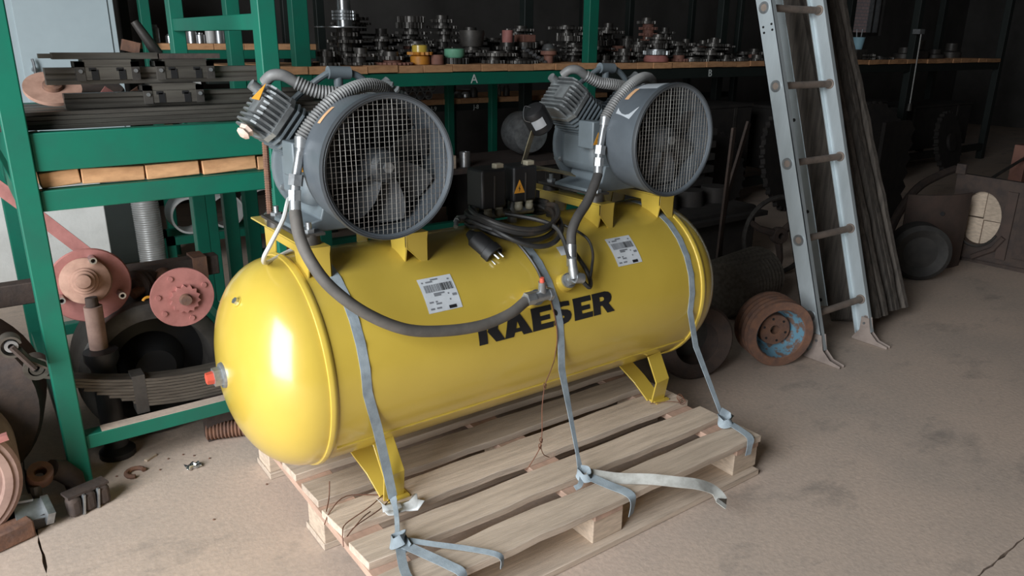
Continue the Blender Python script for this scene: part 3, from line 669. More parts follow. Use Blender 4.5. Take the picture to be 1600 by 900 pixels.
wr = smooth_path([tp(.70, 52, .004), tp(.712, 30, .004), tp(.722, 5, .004), tp(.722, -12, .004), (.69, -.32, .47), (.655, -.335, .43), (.642, -.34, .36), (.64, -.345, .30), (.636, -.348, .255), (.628, -.345, .22), (.60, -.335, .17), (.592, -.328, .156)], 6)
b = B().tube(wr, .0016, 5)
for c in ((.655, -.335, .43), (.636, -.347, .255), (.633, -.346, .235)):
    b.tube([Vector(c) + Vector((.006 * math.cos(t * .9), .003 * math.sin(t), .008 * math.sin(t * .9))) for t in range(8)], .0014, 5)
b.tube(smooth_path([(.634, -.346, .235), (.66, -.33, .19), (.70, -.31, .156)], 4), .0014, 5)
solo(b, 'binding_wire', 'copper', 'thin rusty wire hanging down the middle of the tank to the pallet', 'wire', (.64, -.33, .15))
b = B()
for pts in (((.165, -.20, .158), (.10, -.25, .172), (.02, -.268, .160), (-.004, -.30, .156), (-.012, -.32, .13)), ((.175, -.23, .158), (.12, -.27, .166), (.04, -.29, .158), (.0, -.318, .156)), ((.10, -.255, .16), (.06, -.29, .175), (.01, -.31, .157)), ((.16, -.19, .157), (.07, -.16, .17), (.01, -.185, .157), (-.012, -.19, .125)), ((.05, -.09, .19), (.03, -.13, .165), (.0, -.18, .157))):
    b.tube(smooth_path(pts, 5), .0017, 5)
solo(b, 'binding_wire', 'copper', 'dark wire ends twisted round the left edge of the pallet beside the foot', 'wire', (.05, -.25, .15))
b = B()
for k in range(4): b.tube([(1.338 + .012 * math.cos(t * .8) + .006 * k, -.30 + .010 * k + .006 * math.sin(t * .5), .166 + .012 * math.sin(t * .8)) for t in range(9)], .0014, 5)
b.tube(smooth_path([(1.345, -.295, .157), (1.30, -.27, .165), (1.24, -.23, .157)], 5), .0014, 5)
solo(b, 'binding_wire', 'copper', 'small curled loops of rusty wire near the right front foot', 'wire', (1.32, -.28, .15))
b = B(); vs = []; fs = []
for i in range(7):
    for j in range(5): vs.append((.13 + .10 * i / 6 + rnd.uniform(-.006, .006), -.30 + .06 * j / 4 - .03 * i / 6 + rnd.uniform(-.006, .006), .153 + rnd.uniform(0, .014) + (.02 if i == 6 or (i == 0 and j > 2) else 0)))
for i in range(6):
    for j in range(4): fs.append((i * 5 + j, i * 5 + j + 1, i * 5 + j + 6, i * 5 + j + 5))
b.add(vs, fs)
o = solo(b, 'plastic_film', 'plastic', 'scrap of crumpled clear plastic under the left front foot', 'plastic', (.18, -.27, .15)); q = o.modifiers.new('solid', 'SOLIDIFY'); q.thickness = .0015

# ------------------------------------------------------------------ green rack on the left
def post(root, x0, x1, y0, y1, z0, z1, m='green'):
    return B().box(x0, x1, y0, y1, z0, z1).build('post', m, root, bevel=.004)
def beam(root, x0, x1, y0, y1, z0, z1, m='green'):
    return B().box(x0, x1, y0, y1, z0, z1).build('beam', m, root, bevel=.003)
rk = thing('storage_rack', 'green steel storage rack standing left behind the compressor, loaded with steel bars', 'rack', (-.15, 1.25, 0))
post(rk, -.552, -.490, .62, .69, 0, 2.3, 'green'); post(rk, .198, .258, .62, .69, 0, 2.3)
post(rk, -.552, -.490, 1.80, 1.87, 0, 2.3); post(rk, .198, .258, 1.80, 1.87, 0, 2.3)
for y0, y1 in ((.632, .682), (1.81, 1.86)):
    beam(rk, -.49, .198, y0, y1, 1.047, 1.158); beam(rk, -.49, .198, y0, y1, .928, .990); beam(rk, -.49, .198, y0, y1, .132, .182)
for x0, x1 in ((-.545, -.497), (.204, .252)):
    beam(rk, x0, x1, .69, 1.80, .928, .990); beam(rk, x0, x1, .69, 1.80, .132, .182)
    if x0 > 0: beam(rk, x0, x1, .69, 1.80, 1.45, 1.502)
for z in (1.104,): beam(rk, -.545, -.497, .69, 1.80, 1.05, 1.158); beam(rk, .204, .252, .69, 1.80, 1.05, 1.158)
B().box(-.44, .198, .634, .681, .182, .1835).build('dust_layer', 'floor', rk)
for x0, x1, tl in ((-.482, -.376, -4), (-.372, -.195, 1.5), (-.191, -.028, -1), (-.018, .160, -2), (.165, .197, 0)):
    b = B().obox(((x0 + x1) / 2, 1.25, 1.0145 + (x1 - x0) / 2 * abs(math.sin(R(tl)))), (x1 - x0, 1.18, .046), (0, R(tl), 0)); b.build('plank', 'plank', rk, bevel=.003)
G_ = 'steel bars stored on the green rack'
bars = []
zb = 1.159
lay = [(5, .70, .060, .0125), (5, .705, .055, .0125), (4, .71, .058, .012), (4, .72, .05, .011)]
for li, (nn, y0, wv, th) in enumerate(lay):
    for k in range(nn):
        yy = y0 + k * .105; x0 = -.62 + rnd.uniform(-.05, .09) + .02 * li; x1 = .45 + rnd.uniform(-.05, .25)
        bars.append((x0, x1, yy, yy + wv, zb, zb + th, li, k))
    zb += th + .0005
for x0, x1, y0, y1, z0, z1, li, k in bars:
    solo(B().box(x0, x1, y0, y1, z0, z1), 'steel_bar', 'bar', (f'front flat steel bar, {("lowest", "second", "third", "topmost")[li]} of the pile on the green rack' if k == 0 else 'long flat steel bar in the pile behind the front bars of the green rack'), 'bar', ((x0 + x1) / 2, (y0 + y1) / 2, z0), None if k == 0 else G_, bevel=.001)
ztop = zb
def bearing(name, xc, yc, z0, w, label):      # a block that straddles its rail
    t = thing(name, label, 'bearing', (xc, yc, z0)); h = .064
    b = B().box(xc - w / 2 + .02, xc + w / 2 - .02, yc - .045, yc + .045, z0 + .042, z0 + h)
    b.box(xc - w / 2 + .02, xc + w / 2 - .02, yc - .045, yc - .026, z0 + .004, z0 + .043).box(xc - w / 2 + .02, xc + w / 2 - .02, yc + .026, yc + .045, z0 + .004, z0 + .043)
    b.build('body', 'bar', t)
    for s in (-1, 1):
        x = xc + s * (w / 2 - .01)
        B().box(x - .012, x + .012, yc - .047, yc - .026, z0 + .001, z0 + h * .9).box(x - .012, x + .012, yc + .026, yc + .047, z0 + .001, z0 + h * .9).box(x - .012, x + .012, yc - .047, yc + .047, z0 + .042, z0 + h * .9).build('end_cap', 'iron', t)
        B().cyl((x, yc - .047, z0 + .03), (x, yc - .052, z0 + .03), .006, .006, 8).build('grease_screw', 'zinc', t)
        B().box(xc + s * w * .22 - .010, xc + s * w * .22 + .010, yc - .0465, yc - .045, z0 + .004, z0 + .034).box(xc + s * w * .22 - .016, xc + s * w * .22 + .004, yc - .0465, yc - .045, z0 + .03, z0 + .04).build('notch', 'black', t)
    return t
z2 = ztop + .001
r_ = thing('guide_rail', 'lower dark guide rail with one bearing block lying on the steel bars', 'rail', (-.13, .80, z2))
B().prism([(-.022, 0), (.022, 0), (.022, .012), (.012, .018), (.012, .028), (.022, .034), (.022, .046), (-.022, .046), (-.022, .034), (-.012, .028), (-.012, .018), (-.022, .012)], (-.37, .80, z2), (0, 1, 0), (0, 0, 1), (.80, 0, 0)).build('rail', 'bar', r_)
bearing('bearing_block', -.055, .80, z2 + .008, .18, 'single brown bearing block on the lower guide rail')
z3 = z2 + .008 + .064 + .001
r_ = thing('guide_rail', 'upper dark guide rail crossing over the single bearing block', 'rail', (-.09, .80, z3))
B().prism([(-.024, 0), (.024, 0), (.024, .012), (.014, .018), (.014, .028), (.024, .034), (.024, .05), (-.024, .05), (-.024, .034), (-.014, .028), (-.014, .018), (-.024, .012)], (-.41, .80, z3), (0, 1, 0), (0, 0, 1), (.66, 0, 0)).build('rail', 'bar', r_)
bearing('bearing_block', -.24, .80, z3 + .010, .175, 'left one of the two bearing blocks on the upper guide rail')
bearing('bearing_block', -.01, .80, z3 + .010, .175, 'right one of the two bearing blocks on the upper guide rail')
z4 = z3 + .010 + .065
solo(B().box(-.385, -.09, .765, .815, z4, z4 + .019).box(-.42, -.385, .775, .805, z4 + .003, z4 + .016), 'stepped_bar', 'bar', 'stepped flat bar lying across the left bearing block', 'bar', (-.25, .79, z4))
solo(B().box(-.085, .105, .765, .815, z4, z4 + .016), 'flat_bar', 'rust_dark', 'brown flat bar lying across the right bearing block', 'bar', (0, .79, z4))
solo(B().obox((-.16, .80, z4 + .019 + .018), (.05, .03, .034), (0, R(14), 0)), 'steel_block', 'rust', 'small tilted brown block standing on the stepped bar', 'block', (-.16, .80, z4 + .02))
t = thing('lever_arm', 'dark lever with a rounded head leaning over the bearing blocks', 'lever', (-.07, .86, z4 - .05))
B().cyl((-.125, .87, z4 + .115), (-.068, .86, z4 + .01), .013, .019, 12).build('shaft', 'iron', t)
B().lathe([(0, -.03), (.03, -.03), (.036, -.01), (.036, .015), (.03, .03), (0, .03)], (-.06, .86, z4 - .02), (0, 1, 0), 20).build('head', 'iron', t)
t = thing('grinding_disc', 'reddish round disc with a hub lying behind the lower guide rail', 'disc', (-.385, 1.02, ztop))
dn2 = Vector((0, -.55, .835)); dc = Vector((-.375, 1.0, ztop + .056)); B().cyl(dc, dc - dn2 * .012, .085, .085, 40).build('disc', 'cream', t)
B().lathe([(0, 0), (.03, 0), (.028, .012), (.018, .016), (.016, .024), (.006, .024), (.006, .01), (0, .01)], dc, dn2, 24).build('hub', 'rust', t)
solo(B().lathe([(0, 0), (.105, 0), (.11, .006), (.105, .014), (0, .02)], (-.24, 1.19, ztop + .028), (0, -.25, .97), 36), 'round_plate', 'rust_dark', 'dark brown round plate lying right of the reddish disc', 'disc', (-.24, 1.19, ztop))
solo(B().obox((-.235, .93, ztop + .03), (.05, .012, .03), (0, R(-50), 0)), 'metal_offcut', 'pink', 'small pinkish metal offcut left of the lower bearing block', 'offcut', (-.235, .93, ztop))
solo(B().obox((-.15, .93, ztop + .032), (.085, .02, .02), (0, R(-32), 0)), 'metal_offcut', 'rust', 'slanted drilled offcut right beside the pinkish offcut', 'offcut', (-.15, .93, ztop))
solo(B().ring((.075, 1.25, ztop + .035), (.075, 1.32, ztop + .035), .045, .038, 24).cyl((.02, 1.3, ztop + .035), (.16, 1.3, ztop + .035), .044, .044, 24), 'pipe_stub', 'pvc', 'short pale pipe stub behind the guide rails', 'pipe', (.09, 1.29, ztop - .01))

# ------------------------------------------------------------------ cabinet and things behind the left rack
cb = thing('steel_cabinet', 'tall pale blue steel cabinet standing behind the left green rack', 'cabinet', (-.06, 3.65, 0))
B().box(-.40, .25, 3.405, 3.9, .0, 2.1).build('body', 'cabinet', cb, bevel=.004)
dr = B().box(-.275, .215, 3.395, 3.404, .06, 2.05).build('door', 'cabinet', cb, bevel=.002)
hd = B().tube([(-.225, 3.365, 1.175), (-.222, 3.355, 1.20), (-.222, 3.352, 1.235), (-.222, 3.355, 1.27), (-.225, 3.365, 1.295)], .008, 8).cyl((-.222, 3.352, 1.235), (-.222, 3.396, 1.235), .012, .016, 10)
hd.build('handle', 'zinc', dr)
solo(B().box(-.95, -.03, 2.95, 3.35, 0, .62), 'concrete_block', 'concrete', 'pale concrete block on the floor in front of the blue cabinet', 'block', (-.5, 3.15, 0), bevel=.006)
t = thing('flexible_pipe', 'shiny corrugated steel pipe standing on its flange behind the green rack', 'pipe', (.2, 3.0, 0))
B().lathe([(.055, 0), (.125, 0), (.125, .018), (.08, .02), (.078, .03), (.078, .10), (.055, .10)], (.2, 3.0, 0), (0, 0, 1), 32, True).build('flange', 'pipe_steel', t)
corrugated([(.2, 3.0, .10), (.198, 3.0, .35), (.192, 3.0, .6), (.18, 3.0, .86)], .078, .014, .004, 24).build('bellows', 'pipe_steel', t)
for (x, y, z, r, lab) in ((.46, 3.05, .345, .118, 'large white pipe ring left of the middle green leg'), (.70, 3.10, .335, .112, 'large white pipe ring right of the middle green leg'), (.97, 3.15, .34, .115, 'white pipe ring farthest right on the low green beam')):
    solo(B().ring((x, y, z), (x, y + .17, z), r, r - .013, 36), 'white_pipe', 'pvc', lab, 'pipe', (x, y + .1, z - r))
st_ = thing('low_stand', 'low green stand of beams carrying white pipes behind the left rack', 'stand', (.7, 3.2, 0))
for x in (.30, 1.15):
    for y in (3.02, 3.24): B().box(x, x + .045, y, y + .045, 0, .225).build('leg', 'green', st_)
for y in (3.02, 3.24): B().box(.30, 1.195, y, y + .045, .175, .225).build('beam', 'green', st_)
for x, y, h in ((.366, 1.92, .92), (.60, 2.05, .92)): pass
sd = thing('steel_stand', 'short green steel stand whose legs show just right of the left rack', 'stand', (.6, 2.1, 0))
for x, y in ((.366, 1.90), (.86, 1.90), (.366, 2.3), (.86, 2.3)): B().box(x, x + .066, y, y + .05, 0, .93).build('leg', 'green', sd, bevel=.003)
for y in (1.905, 2.305): B().box(.43, .86, y, y + .04, .87, .93).build('rail', 'green', sd)

# junk under and beside the left rack
t = thing('shade_bin', 'added unseen steel bin of scrap left of the grooved pulley, shading the floor', 'bin', (-1.5, 1.0, 0))  # added out of view to throw shade on the floor under the rack
B().box(-2.05, -1.22, .50, 1.5, 0, .02).box(-2.05, -1.22, .50, .52, 0, .55).box(-2.05, -1.22, 1.48, 1.5, 0, .55).box(-2.05, -2.03, .5, 1.5, 0, .55).box(-1.24, -1.22, .5, 1.5, 0, .55).build('shell', 'rust_dark', t)
for k in range(6): B().obox((-1.78 + .06 * k, .75 + .12 * k, .35 + .03 * k), (.5, .08, .08), (R(20 * k), R(12 * k - 30), R(37 * k))).build('scrap_piece', 'rust', t)
t = thing('wheel_drum', 'big dark brake drum standing under the left green rack', 'drum', (-.21, .98, 0))
B().lathe([(.20, 0), (.235, 0), (.255, .012), (.258, .05), (.25, .055), (.25, .26), (.0, .27), (0, .20), (.19, .12), (.20, 0)], (-.21, .86, .26), (0, 1, 0), 56).build('shell', 'iron', t)
B().lathe([(0, .02), (.07, .02), (.09, .05), (.12, .10), (.195, .12), (.195, .14), (0, .14)], (-.21, .86, .26), (0, 1, 0), 40).build('web', 'black', t)  # web coloured black for the shaded inside of the drum
for k in range(0): B().cyl((-.21 + .05 * math.cos(k), .87, .26 + .05 * math.sin(k)), (-.21 + .05 * math.cos(k), .89, .26 + .05 * math.sin(k)), .009, .009, 6).build('stud', 'iron', t)
t = thing('leaf_spring', 'long dark pack of leaf springs under the left green rack, lying on its low beam', 'spring', (-.1, .71, .185))
for k in range(9):
    n = 14; half = .57 - .035 * (8 - k); pts = []
    for i in range(n + 1):
        x = 0 + half * (2 * i / n - 1); pts.append((x, .7235, .190 + .0115 * k + .42 * (x + .06) ** 2))
    lf = B().ribbon(pts, (0, 1, 0), .062, .0095).build('leaf', 'spring', t)
    if k == 8:
        e = Vector(pts[0]); d = (e - Vector(pts[1])).normalized(); up = Vector((d.z, 0, -d.x)) * -1
        if up.z < 0: up = -up
        B().ring((e.x - .012, .692, e.z + .030), (e.x - .012, .754, e.z + .030), .037, .024, 24).ring((e.x - .012, .695, e.z + .03), (e.x - .012, .75, e.z + .03), .020, .010, 20).build('eye', 'spring', lf)
for x in (-.30, .12): B().box(x - .02, x + .02, .692, .757, .184, .325).build('clip', 'iron', t)
solo(B().box(-.10, .06, .70, .755, 0, .189), 'wood_block', 'rust_dark', 'dark block on the floor propping up the long leaf spring', 'block', (-.02, .73, 0))
t = thing('leaf_spring', 'single spring leaf with a rolled shiny eye at the far left edge', 'spring', (-.66, .62, .3))
c = Vector((-.637, .60, .552)); pts = []
for i in range(22):
    a = R(10 + 300 * i / 21); r = .024 + .011 * i / 21; pts.append(c + Vector((r * math.cos(a), 0, r * math.sin(a))))
pts += [(-.60, .60, .495), (-.57, .60, .47), (-.56, .60, .462)]
B().ribbon(pts, (0, 1, 0), .05, .007).build('leaf', 'spring', t)
B().ring(c - Vector((0, .028, 0)), c + Vector((0, .028, 0)), .018, .009, 20).build('bush', 'zinc', t)
for y in (.568, .632): B().tube([c + Vector((0, y - .60, 0)), (-.59, y, .47)], .009, 6).build('shackle', 'rust_dark', t)
ab = thing('axle_beam', 'long rusty square axle tube lying across the drum under the left rack', 'beam', (-.3, 1.1, .52))
B().box(-.95, .10, 1.06, 1.12, .528, .605).build('tube', 'rust_dark', ab, bevel=.004)
B().box(.0, .05, 1.04, 1.14, .522, .612).build('collar', 'rust', ab)
t = thing('wheel_hub', 'faded red hub plate with a stepped orange boss, seen right of the rack post', 'hub', (-.37, .88, .0))
B().lathe([(0, 0), (.128, 0), (.132, .006), (.128, .016), (0, .02)], (-.375, .905, .605), (0, 1, 0), 44).build('plate', 'pink', t)
ap = Vector((-.385, .905, .625))
B().lathe([(0, 0), (.082, 0), (.078, -.03), (.055, -.042), (.045, -.044), (.043, -.058), (.036, -.06), (.034, -.074), (.026, -.077), (.022, -.092), (.010, -.095), (0, -.095)], ap, Vector((.18, 1, -.25)), 32).build('boss', 'cream', t)
for a in (80, 195, 335):
    p = Vector((-.375 + .098 * math.cos(R(a)), .905, .605 + .098 * math.sin(R(a))))
    B().ring(p, p + Vector((0, -.045, 0)), .012, .007, 14).build('stud', 'steel', t)
B().cyl((-.385, .828, .555), (-.388, .828, .40), .029, .029, 18).build('stem', 'pulley', t); B().lathe([(0, 0), (.06, 0), (.06, .02), (.04, .04), (.04, .34), (.055, .37), (.055, .402), (0, .402)], (-.388, .80, 0), (0, 0, 1), 16).build('pedestal', 'black', t); B().cyl((-.386, .828, .555), (-.386, .83, .585), .021, .019, 14).build('stem_end', 'rust_dark', t)
t = thing('wheel_hub', 'faded pink round flange with toothed centre, close to the left end of the tank', 'hub', (-.115, .80, .52))
c = Vector((-.112, .755, .553))
B().lathe([(0, 0), (.106, 0), (.108, .004), (.106, .014), (0, .016)], c, (0, 1, 0), 44).build('flange', 'pink', t)
B().cyl(c + Vector((0, .01, 0)), c + Vector((.0, .40, .003)), .033, .033, 18).build('axle_stub', 'rust', t)
pg = []
for k in range(28):
    r = .052 if k % 2 else .043; a = 2 * math.pi * k / 28; pg.append((r * math.cos(a), r * math.sin(a)))
B().prism(pg, c + Vector((.005, 0, -.004)), (1, 0, 0), (0, 0, 1), (0, -.014, 0)).build('pinion', 'pink', t); B().cyl(c + Vector((.005, -.013, -.004)), c + Vector((.005, -.03, -.004)), .022, .018, 18).build('pinion_boss', 'rust', t)
for a in (25, 115, 170, 285, 215):
    p = c + Vector((.082 * math.cos(R(a)), 0, .082 * math.sin(R(a)))); B().cyl(p, p + Vector((0, -.006, 0)), .0095, .009, 10).build('bolt', 'pink', t)
t = thing('brake_cylinder', 'rusty finned casting lying between the two red hubs', 'casting', (-.22, 1.0, .52))
B().lathe([(0, 0), (.025, 0), (.03, .01), (.055, .012), (.055, .022), (.04, .024), (.05, .034), (.05, .044), (.035, .046), (.042, .056), (.03, .09), (0, .09)], (-.225, .985, .555), (.8, .55, .1), 24).build('casting', 'rust_dark', t)
B().cyl((-.24, .96, .53), (-.13, 1.02, .56), .018, .022, 12).build('arm', 'rust', t)
solo(B().tube([Vector((-.21 + .02 * math.cos(a / 3), .84, .53 + .02 * math.sin(a / 3))) for a in range(-2, 9)], .005, 8), 'orange_hook', 'orange_st', 'small bright orange hook on top of the dark drum', 'hook', (-.21, .84, .52))
solo(B().ribbon([(-.64, 1.2, 1.0), (-.46, 1.16, .80), (-.30, 1.12, .612)], (.75, 0, .66), .045, .012), 'flat_bar', 'pink', 'red flat bar slanting down behind the left post onto the axle tube', 'bar', (-.45, 1.16, .6))
t = thing('pulley', 'brown grooved pulley wheel at the lower left edge of the picture', 'wheel', (-.90, .60, 0))
B().lathe([(0, 0), (.08, 0), (.10, .02), (.16, .02), (.165, .0), (.185, 0), (.187, .006), (.20, .006), (.21, .014), (.21, .24), (.19, .25), (0, .25)], (-.885, .44, .211), (0, 1, 0), 56).build('rim', 'pulley', t)
B().obox((-.735, .425, .335), (.09, .02, .018), (0, R(-8), 0)).build('spanner_bar', 'pink', t)
solo(B().lathe([(0, 0), (.30, 0), (.31, .02), (.31, .2), (0, .22)], (-.89, .75, .315), (.15, 1, 0), 48), 'flywheel', 'rust_dark', 'large dark brown wheel behind the pulley at the left edge', 'wheel', (-.90, .8, 0))
t = thing('knuckle_joint', 'cast steering knuckle with a round eye at the foot of the green post', 'casting', (-.63, .57, 0))
c = Vector((-.632, .55, .135)); ax = Vector((.1, -.55, .83)).normalized()
B().ring(c - ax * .03, c + ax * .012, .036, .018, 28).build('eye', 'rust', t)
B().tube([c + Vector((.03, .03, -.01)), (-.575, .60, .10), (-.545, .62, .05), (-.54, .63, .012)], [.03, .034, .032, .03], 12).build('arm', 'rust_dark', t)
B().tube([c + Vector((-.02, -.01, -.03)), (-.655, .535, .05), (-.65, .53, .02)], [.018, .016, .02], 10).build('stem', 'iron', t)
t = thing('channel_bracket', 'short bright steel channel brackets heaped at the lower left', 'bracket', (-.69, .50, 0))
B().obox((-.675, .475, .06), (.085, .07, .006), (R(32), R(12), R(10))).build('plate', 'zinc', t)
B().obox((-.635, .47, .05), (.02, .08, .045), (R(20), R(10), R(12))).build('side', 'zinc', t)
B().obox((-.70, .50, .093), (.07, .03, .008), (R(10), R(12), R(10))).build('plate', 'zinc', t)
B().obox((-.68, .49, .025), (.11, .08, .04), (0, 0, R(10))).build('base', 'iron', t)
solo(B().obox((-.735, .43, .03), (.11, .06, .055), (0, 0, R(18))), 'steel_block', 'rust', 'brown steel block at the lower left corner in front of the brackets', 'block', (-.735, .43, 0), bevel=.005)
t = thing('cast_shoe', 'dark cast block with three rounded bays under the left rack post', 'casting', (-.525, .51, 0))
for k in range(3):
    x = -.585 + .042 * k; B().obox((x + .02, .475 + .013 * k, .033), (.038, .045, .064), (0, 0, R(17))).build('bay', 'rust_dark', t, bevel=.012)
    if k: B().obox((x - .001, .472 + .013 * k, .034), (.006, .055, .066), (0, R(8), R(17))).build('rib', 'zinc', t)
B().obox((-.525, .50, .069), (.125, .05, .008), (0, 0, R(17))).build('top', 'rust_dark', t)
sp_ = corrugated([(-.10, .722, .034), (-.04, .70, .034), (.03, .675, .034)], .034, .012, .006, 16)
solo(sp_, 'coil_spring', 'rust', 'rusty coil lying on the floor under the low green beam', 'spring', (-.04, .70, 0))
b = B(); vs = []; fs = []
for i in range(8):
    for j in range(5): vs.append((-.215 + .05 * i / 7 + rnd.uniform(-.005, .005), .535 + .03 * j / 4 + rnd.uniform(-.005, .005), .001 + rnd.uniform(0, .016)))
for i in range(7):
    for j in range(4): fs.append((i * 5 + j, i * 5 + j + 1, i * 5 + j + 6, i * 5 + j + 5))
b.add(vs, fs); o = solo(b, 'foil_wrapper', 'foil', 'crumpled foil wrapper on the floor left of the pallet', 'litter', (-.19, .55, 0)); q = o.modifiers.new('solid', 'SOLIDIFY'); q.thickness = .001
solo(B().tube([Vector((-.365 + .028 * math.cos(a / 2.2), .62 + .028 * math.sin(a / 2.2), .008)) for a in range(11)], .008, 8), 'broken_ring', 'rust', 'broken rusty ring on the floor right of the rack post', 'ring', (-.365, .62, 0))
solo(B().obox((-.30, .70, .004), (.045, .014, .007), (0, 0, R(35))), 'wood_chip', 'pallet_end', 'small wood chip on the floor below the low green beam', 'chip', (-.30, .70, 0))
for i, (x, y) in enumerate(((-.29, .60), (-.20, .66), (-.17, .63), (-.25, .66), (-.13, .58), (-.42, .64), (-.02, .30), (-.22, .20), (-.33, -.05))):
    solo(B().lathe([(0, 0), (.003, 0), (.0042, .002), (.002, .004), (0, .004)], (x, y, 0), (0, 0, 1), 6), 'pebble', 'rust', 'small dirt crumb on the floor left of the pallet', 'pebble', (x, y, 0), 'dirt crumbs on the left floor')
solo(B().obox((-.30, -.42, .003), (.035, .008, .005), (0, 0, R(40))), 'twig', 'rust_dark', 'dark twig on the floor at the left of the pallet', 'twig', (-.30, -.42, 0))

# ------------------------------------------------------------------ long rack with the sprockets
YA = 2.5
ra = thing('storage_rack', 'long green steel rack across the back with plank shelves full of sprockets', 'rack', (4.5, 2.9, 0))
for x0, x1 in ((.65, .725), (1.02, 1.115), (3.28, 3.37), (5.75, 5.84), (8.02, 8.11), (10.2, 10.29)):
    for y in (YA, 3.3): 
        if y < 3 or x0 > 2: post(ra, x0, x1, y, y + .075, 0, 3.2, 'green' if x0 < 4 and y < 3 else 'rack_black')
for x0, x1 in ((.725, 1.02), (1.115, 3.28), (3.37, 5.75), (5.84, 8.02), (8.11, 10.2)):
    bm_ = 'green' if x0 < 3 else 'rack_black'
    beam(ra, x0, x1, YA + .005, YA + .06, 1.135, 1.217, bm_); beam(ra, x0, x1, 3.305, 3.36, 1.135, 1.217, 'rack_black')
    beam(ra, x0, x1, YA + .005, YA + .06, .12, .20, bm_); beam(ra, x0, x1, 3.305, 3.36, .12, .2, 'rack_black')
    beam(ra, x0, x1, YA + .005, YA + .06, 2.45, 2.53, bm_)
    B().prism([(0, 0), (.07, 0), (0, -.07)], (x0, YA + .01, 1.135), (1, 0, 0), (0, 0, 1), (0, .008, 0)).build('gusset', 'green', ra)
x = .735; i = 0
while x < 10.15:
    w = rnd.uniform(.17, .235); skip = any(a - .02 < x + w and x < b_ + .02 for a, b_ in ())
    dz = rnd.uniform(-.002, .003); B().obox((x + w / 2, 2.925, 1.2415 + dz + .002), (w - .004, .86 + rnd.uniform(0, .03), .045), (0, R(rnd.uniform(-.5, .5)), 0)).build('plank', 'plank', ra, bevel=.002); x += w
stencil('A', .085, (2.262, YA + .003, 1.145), ra); stencil('B', .085, (4.68, YA + .003, 1.145), ra)
stencil('2', .085, (3.372, YA + .035, 1.545), ra, rotz=R(90)).rotation_euler = (R(90), 0, R(90))
# second rack row behind
rc = thing('storage_rack', 'dark green rack behind the long rack with pipe rings on its lower shelf', 'rack', (2.6, 3.7, 0))
for x in (.40, 1.55, 2.62, 3.05, 4.6, 6.2):
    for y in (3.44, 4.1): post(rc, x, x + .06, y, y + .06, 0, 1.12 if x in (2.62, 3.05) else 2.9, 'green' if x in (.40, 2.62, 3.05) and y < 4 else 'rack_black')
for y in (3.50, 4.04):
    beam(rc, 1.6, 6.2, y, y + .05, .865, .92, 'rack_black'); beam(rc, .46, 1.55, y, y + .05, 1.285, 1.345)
x = 1.62
while x < 4.4:
    w = rnd.uniform(.16, .22); B().box(x, x + w - .004, 3.49, 4.1, .9205, .962).build('plank', 'plank', rc, bevel=.002); x += w
x = .47
while x < 1.5:
    w = rnd.uniform(.16, .22); B().box(x, x + w - .004, 3.49, 4.1, 1.3455, 1.385).build('plank', 'plank', rc, bevel=.002); x += w
stencil('J-9', .05, (2.52, 3.498, .873), rc); stencil('J-8', .05, (2.93, 3.498, .873), rc); stencil('S', .045, (.98, 3.498, 1.295), rc)

# parts stored on the shelves
def gear_mesh(name, n, r, th, hub, hh, m='gear', tooth=.012):
    b = B(); pg = []
    for k in range(n):
        a = 2 * math.pi * k / n; d = math.pi / n
        for q, rr in ((-.5, r - tooth), (-.2, r), (.2, r), (.5, r - tooth)): pg.append((rr * math.cos(a + q * d), rr * math.sin(a + q * d)))
    b.prism(pg, (0, 0, 0), (1, 0, 0), (0, 1, 0), (0, 0, th))
    if hh: b.cyl((0, 0, th), (0, 0, th + hh), hub, hub, 16)
    return b.mesh(name, m), th + hh
types = [gear_mesh('sprocket', 20, .115, .018, .05, .022), gear_mesh('sprocket', 26, .135, .014, .06, .016), gear_mesh('sprocket', 16, .085, .022, .05, .028),
         gear_mesh('sprocket', 12, .062, .03, .04, .012), gear_mesh('sprocket', 30, .15, .02, .07, .012), gear_mesh('sprocket', 22, .10, .04, .055, .0), gear_mesh('sprocket', 18, .095, .016, .04, .035)]
types2 = [(t_[0].copy(), t_[1]) for t_ in types[:4]]
for me, h in types2: me.materials[0] = M['brown']
SZ = 1.268; cnt = 0
def stack(x, y, hmax):
    global cnt
    z = SZ; first = True
    while True:
        br = rnd.random() < .07; me, h = rnd.choice(types2 if br else types)
        if z + h > SZ + hmax: break
        o = put('sprocket', me, (x + rnd.uniform(-.015, .015), y + rnd.uniform(-.01, .01), z), (0, 0, rnd.uniform(0, 6)))
        row = 'front' if y < 2.7 else 'middle' if y < 3 else 'back'
        bay = 'left of post marked 2' if x < 3.3 else 'between post 2 and the ladder' if x < 5.3 else 'behind the ladder'
        tag(o, f'{"brown" if br else "dark"} sprocket in the {row} row of piles, {bay}', 'sprocket', f'{"brown" if br else "dark"} sprockets, {row} row, {bay}'); z += h + .0005; cnt += 1
SPEC = [(1.917, 2.63, .09), (2.186, 2.63, .09), (2.30, 2.85, .09), (2.70, 2.85, .1), (2.98, 2.62, .07), (3.12, 2.85, .09), (4.13, 2.62, .12), (1.43, 2.95, .18)]
def free(x, y, r): return all(math.hypot(x - a, y - b_) > r + c_ for a, b_, c_ in SPEC)
for y, xs, hm in ((2.64, 1.27, .12), (2.87, 1.30, .25), (3.12, 1.42, .34)):
    x = xs
    while x < 7.8:
        g_ = (.20 if y < 2.7 else .235) if x < 5.3 else .36
        if not (3.12 < x < 3.53 and y < 2.75) and not (5.6 < x < 6.0 and y < 2.75) and free(x, y, .10):
            hh = hm * rnd.uniform(.45, 1.1)
            if x > 5.2: hh *= .6
            stack(x, y, hh)
        x += g_ + rnd.uniform(-.01, .03)
print('sprockets', cnt)
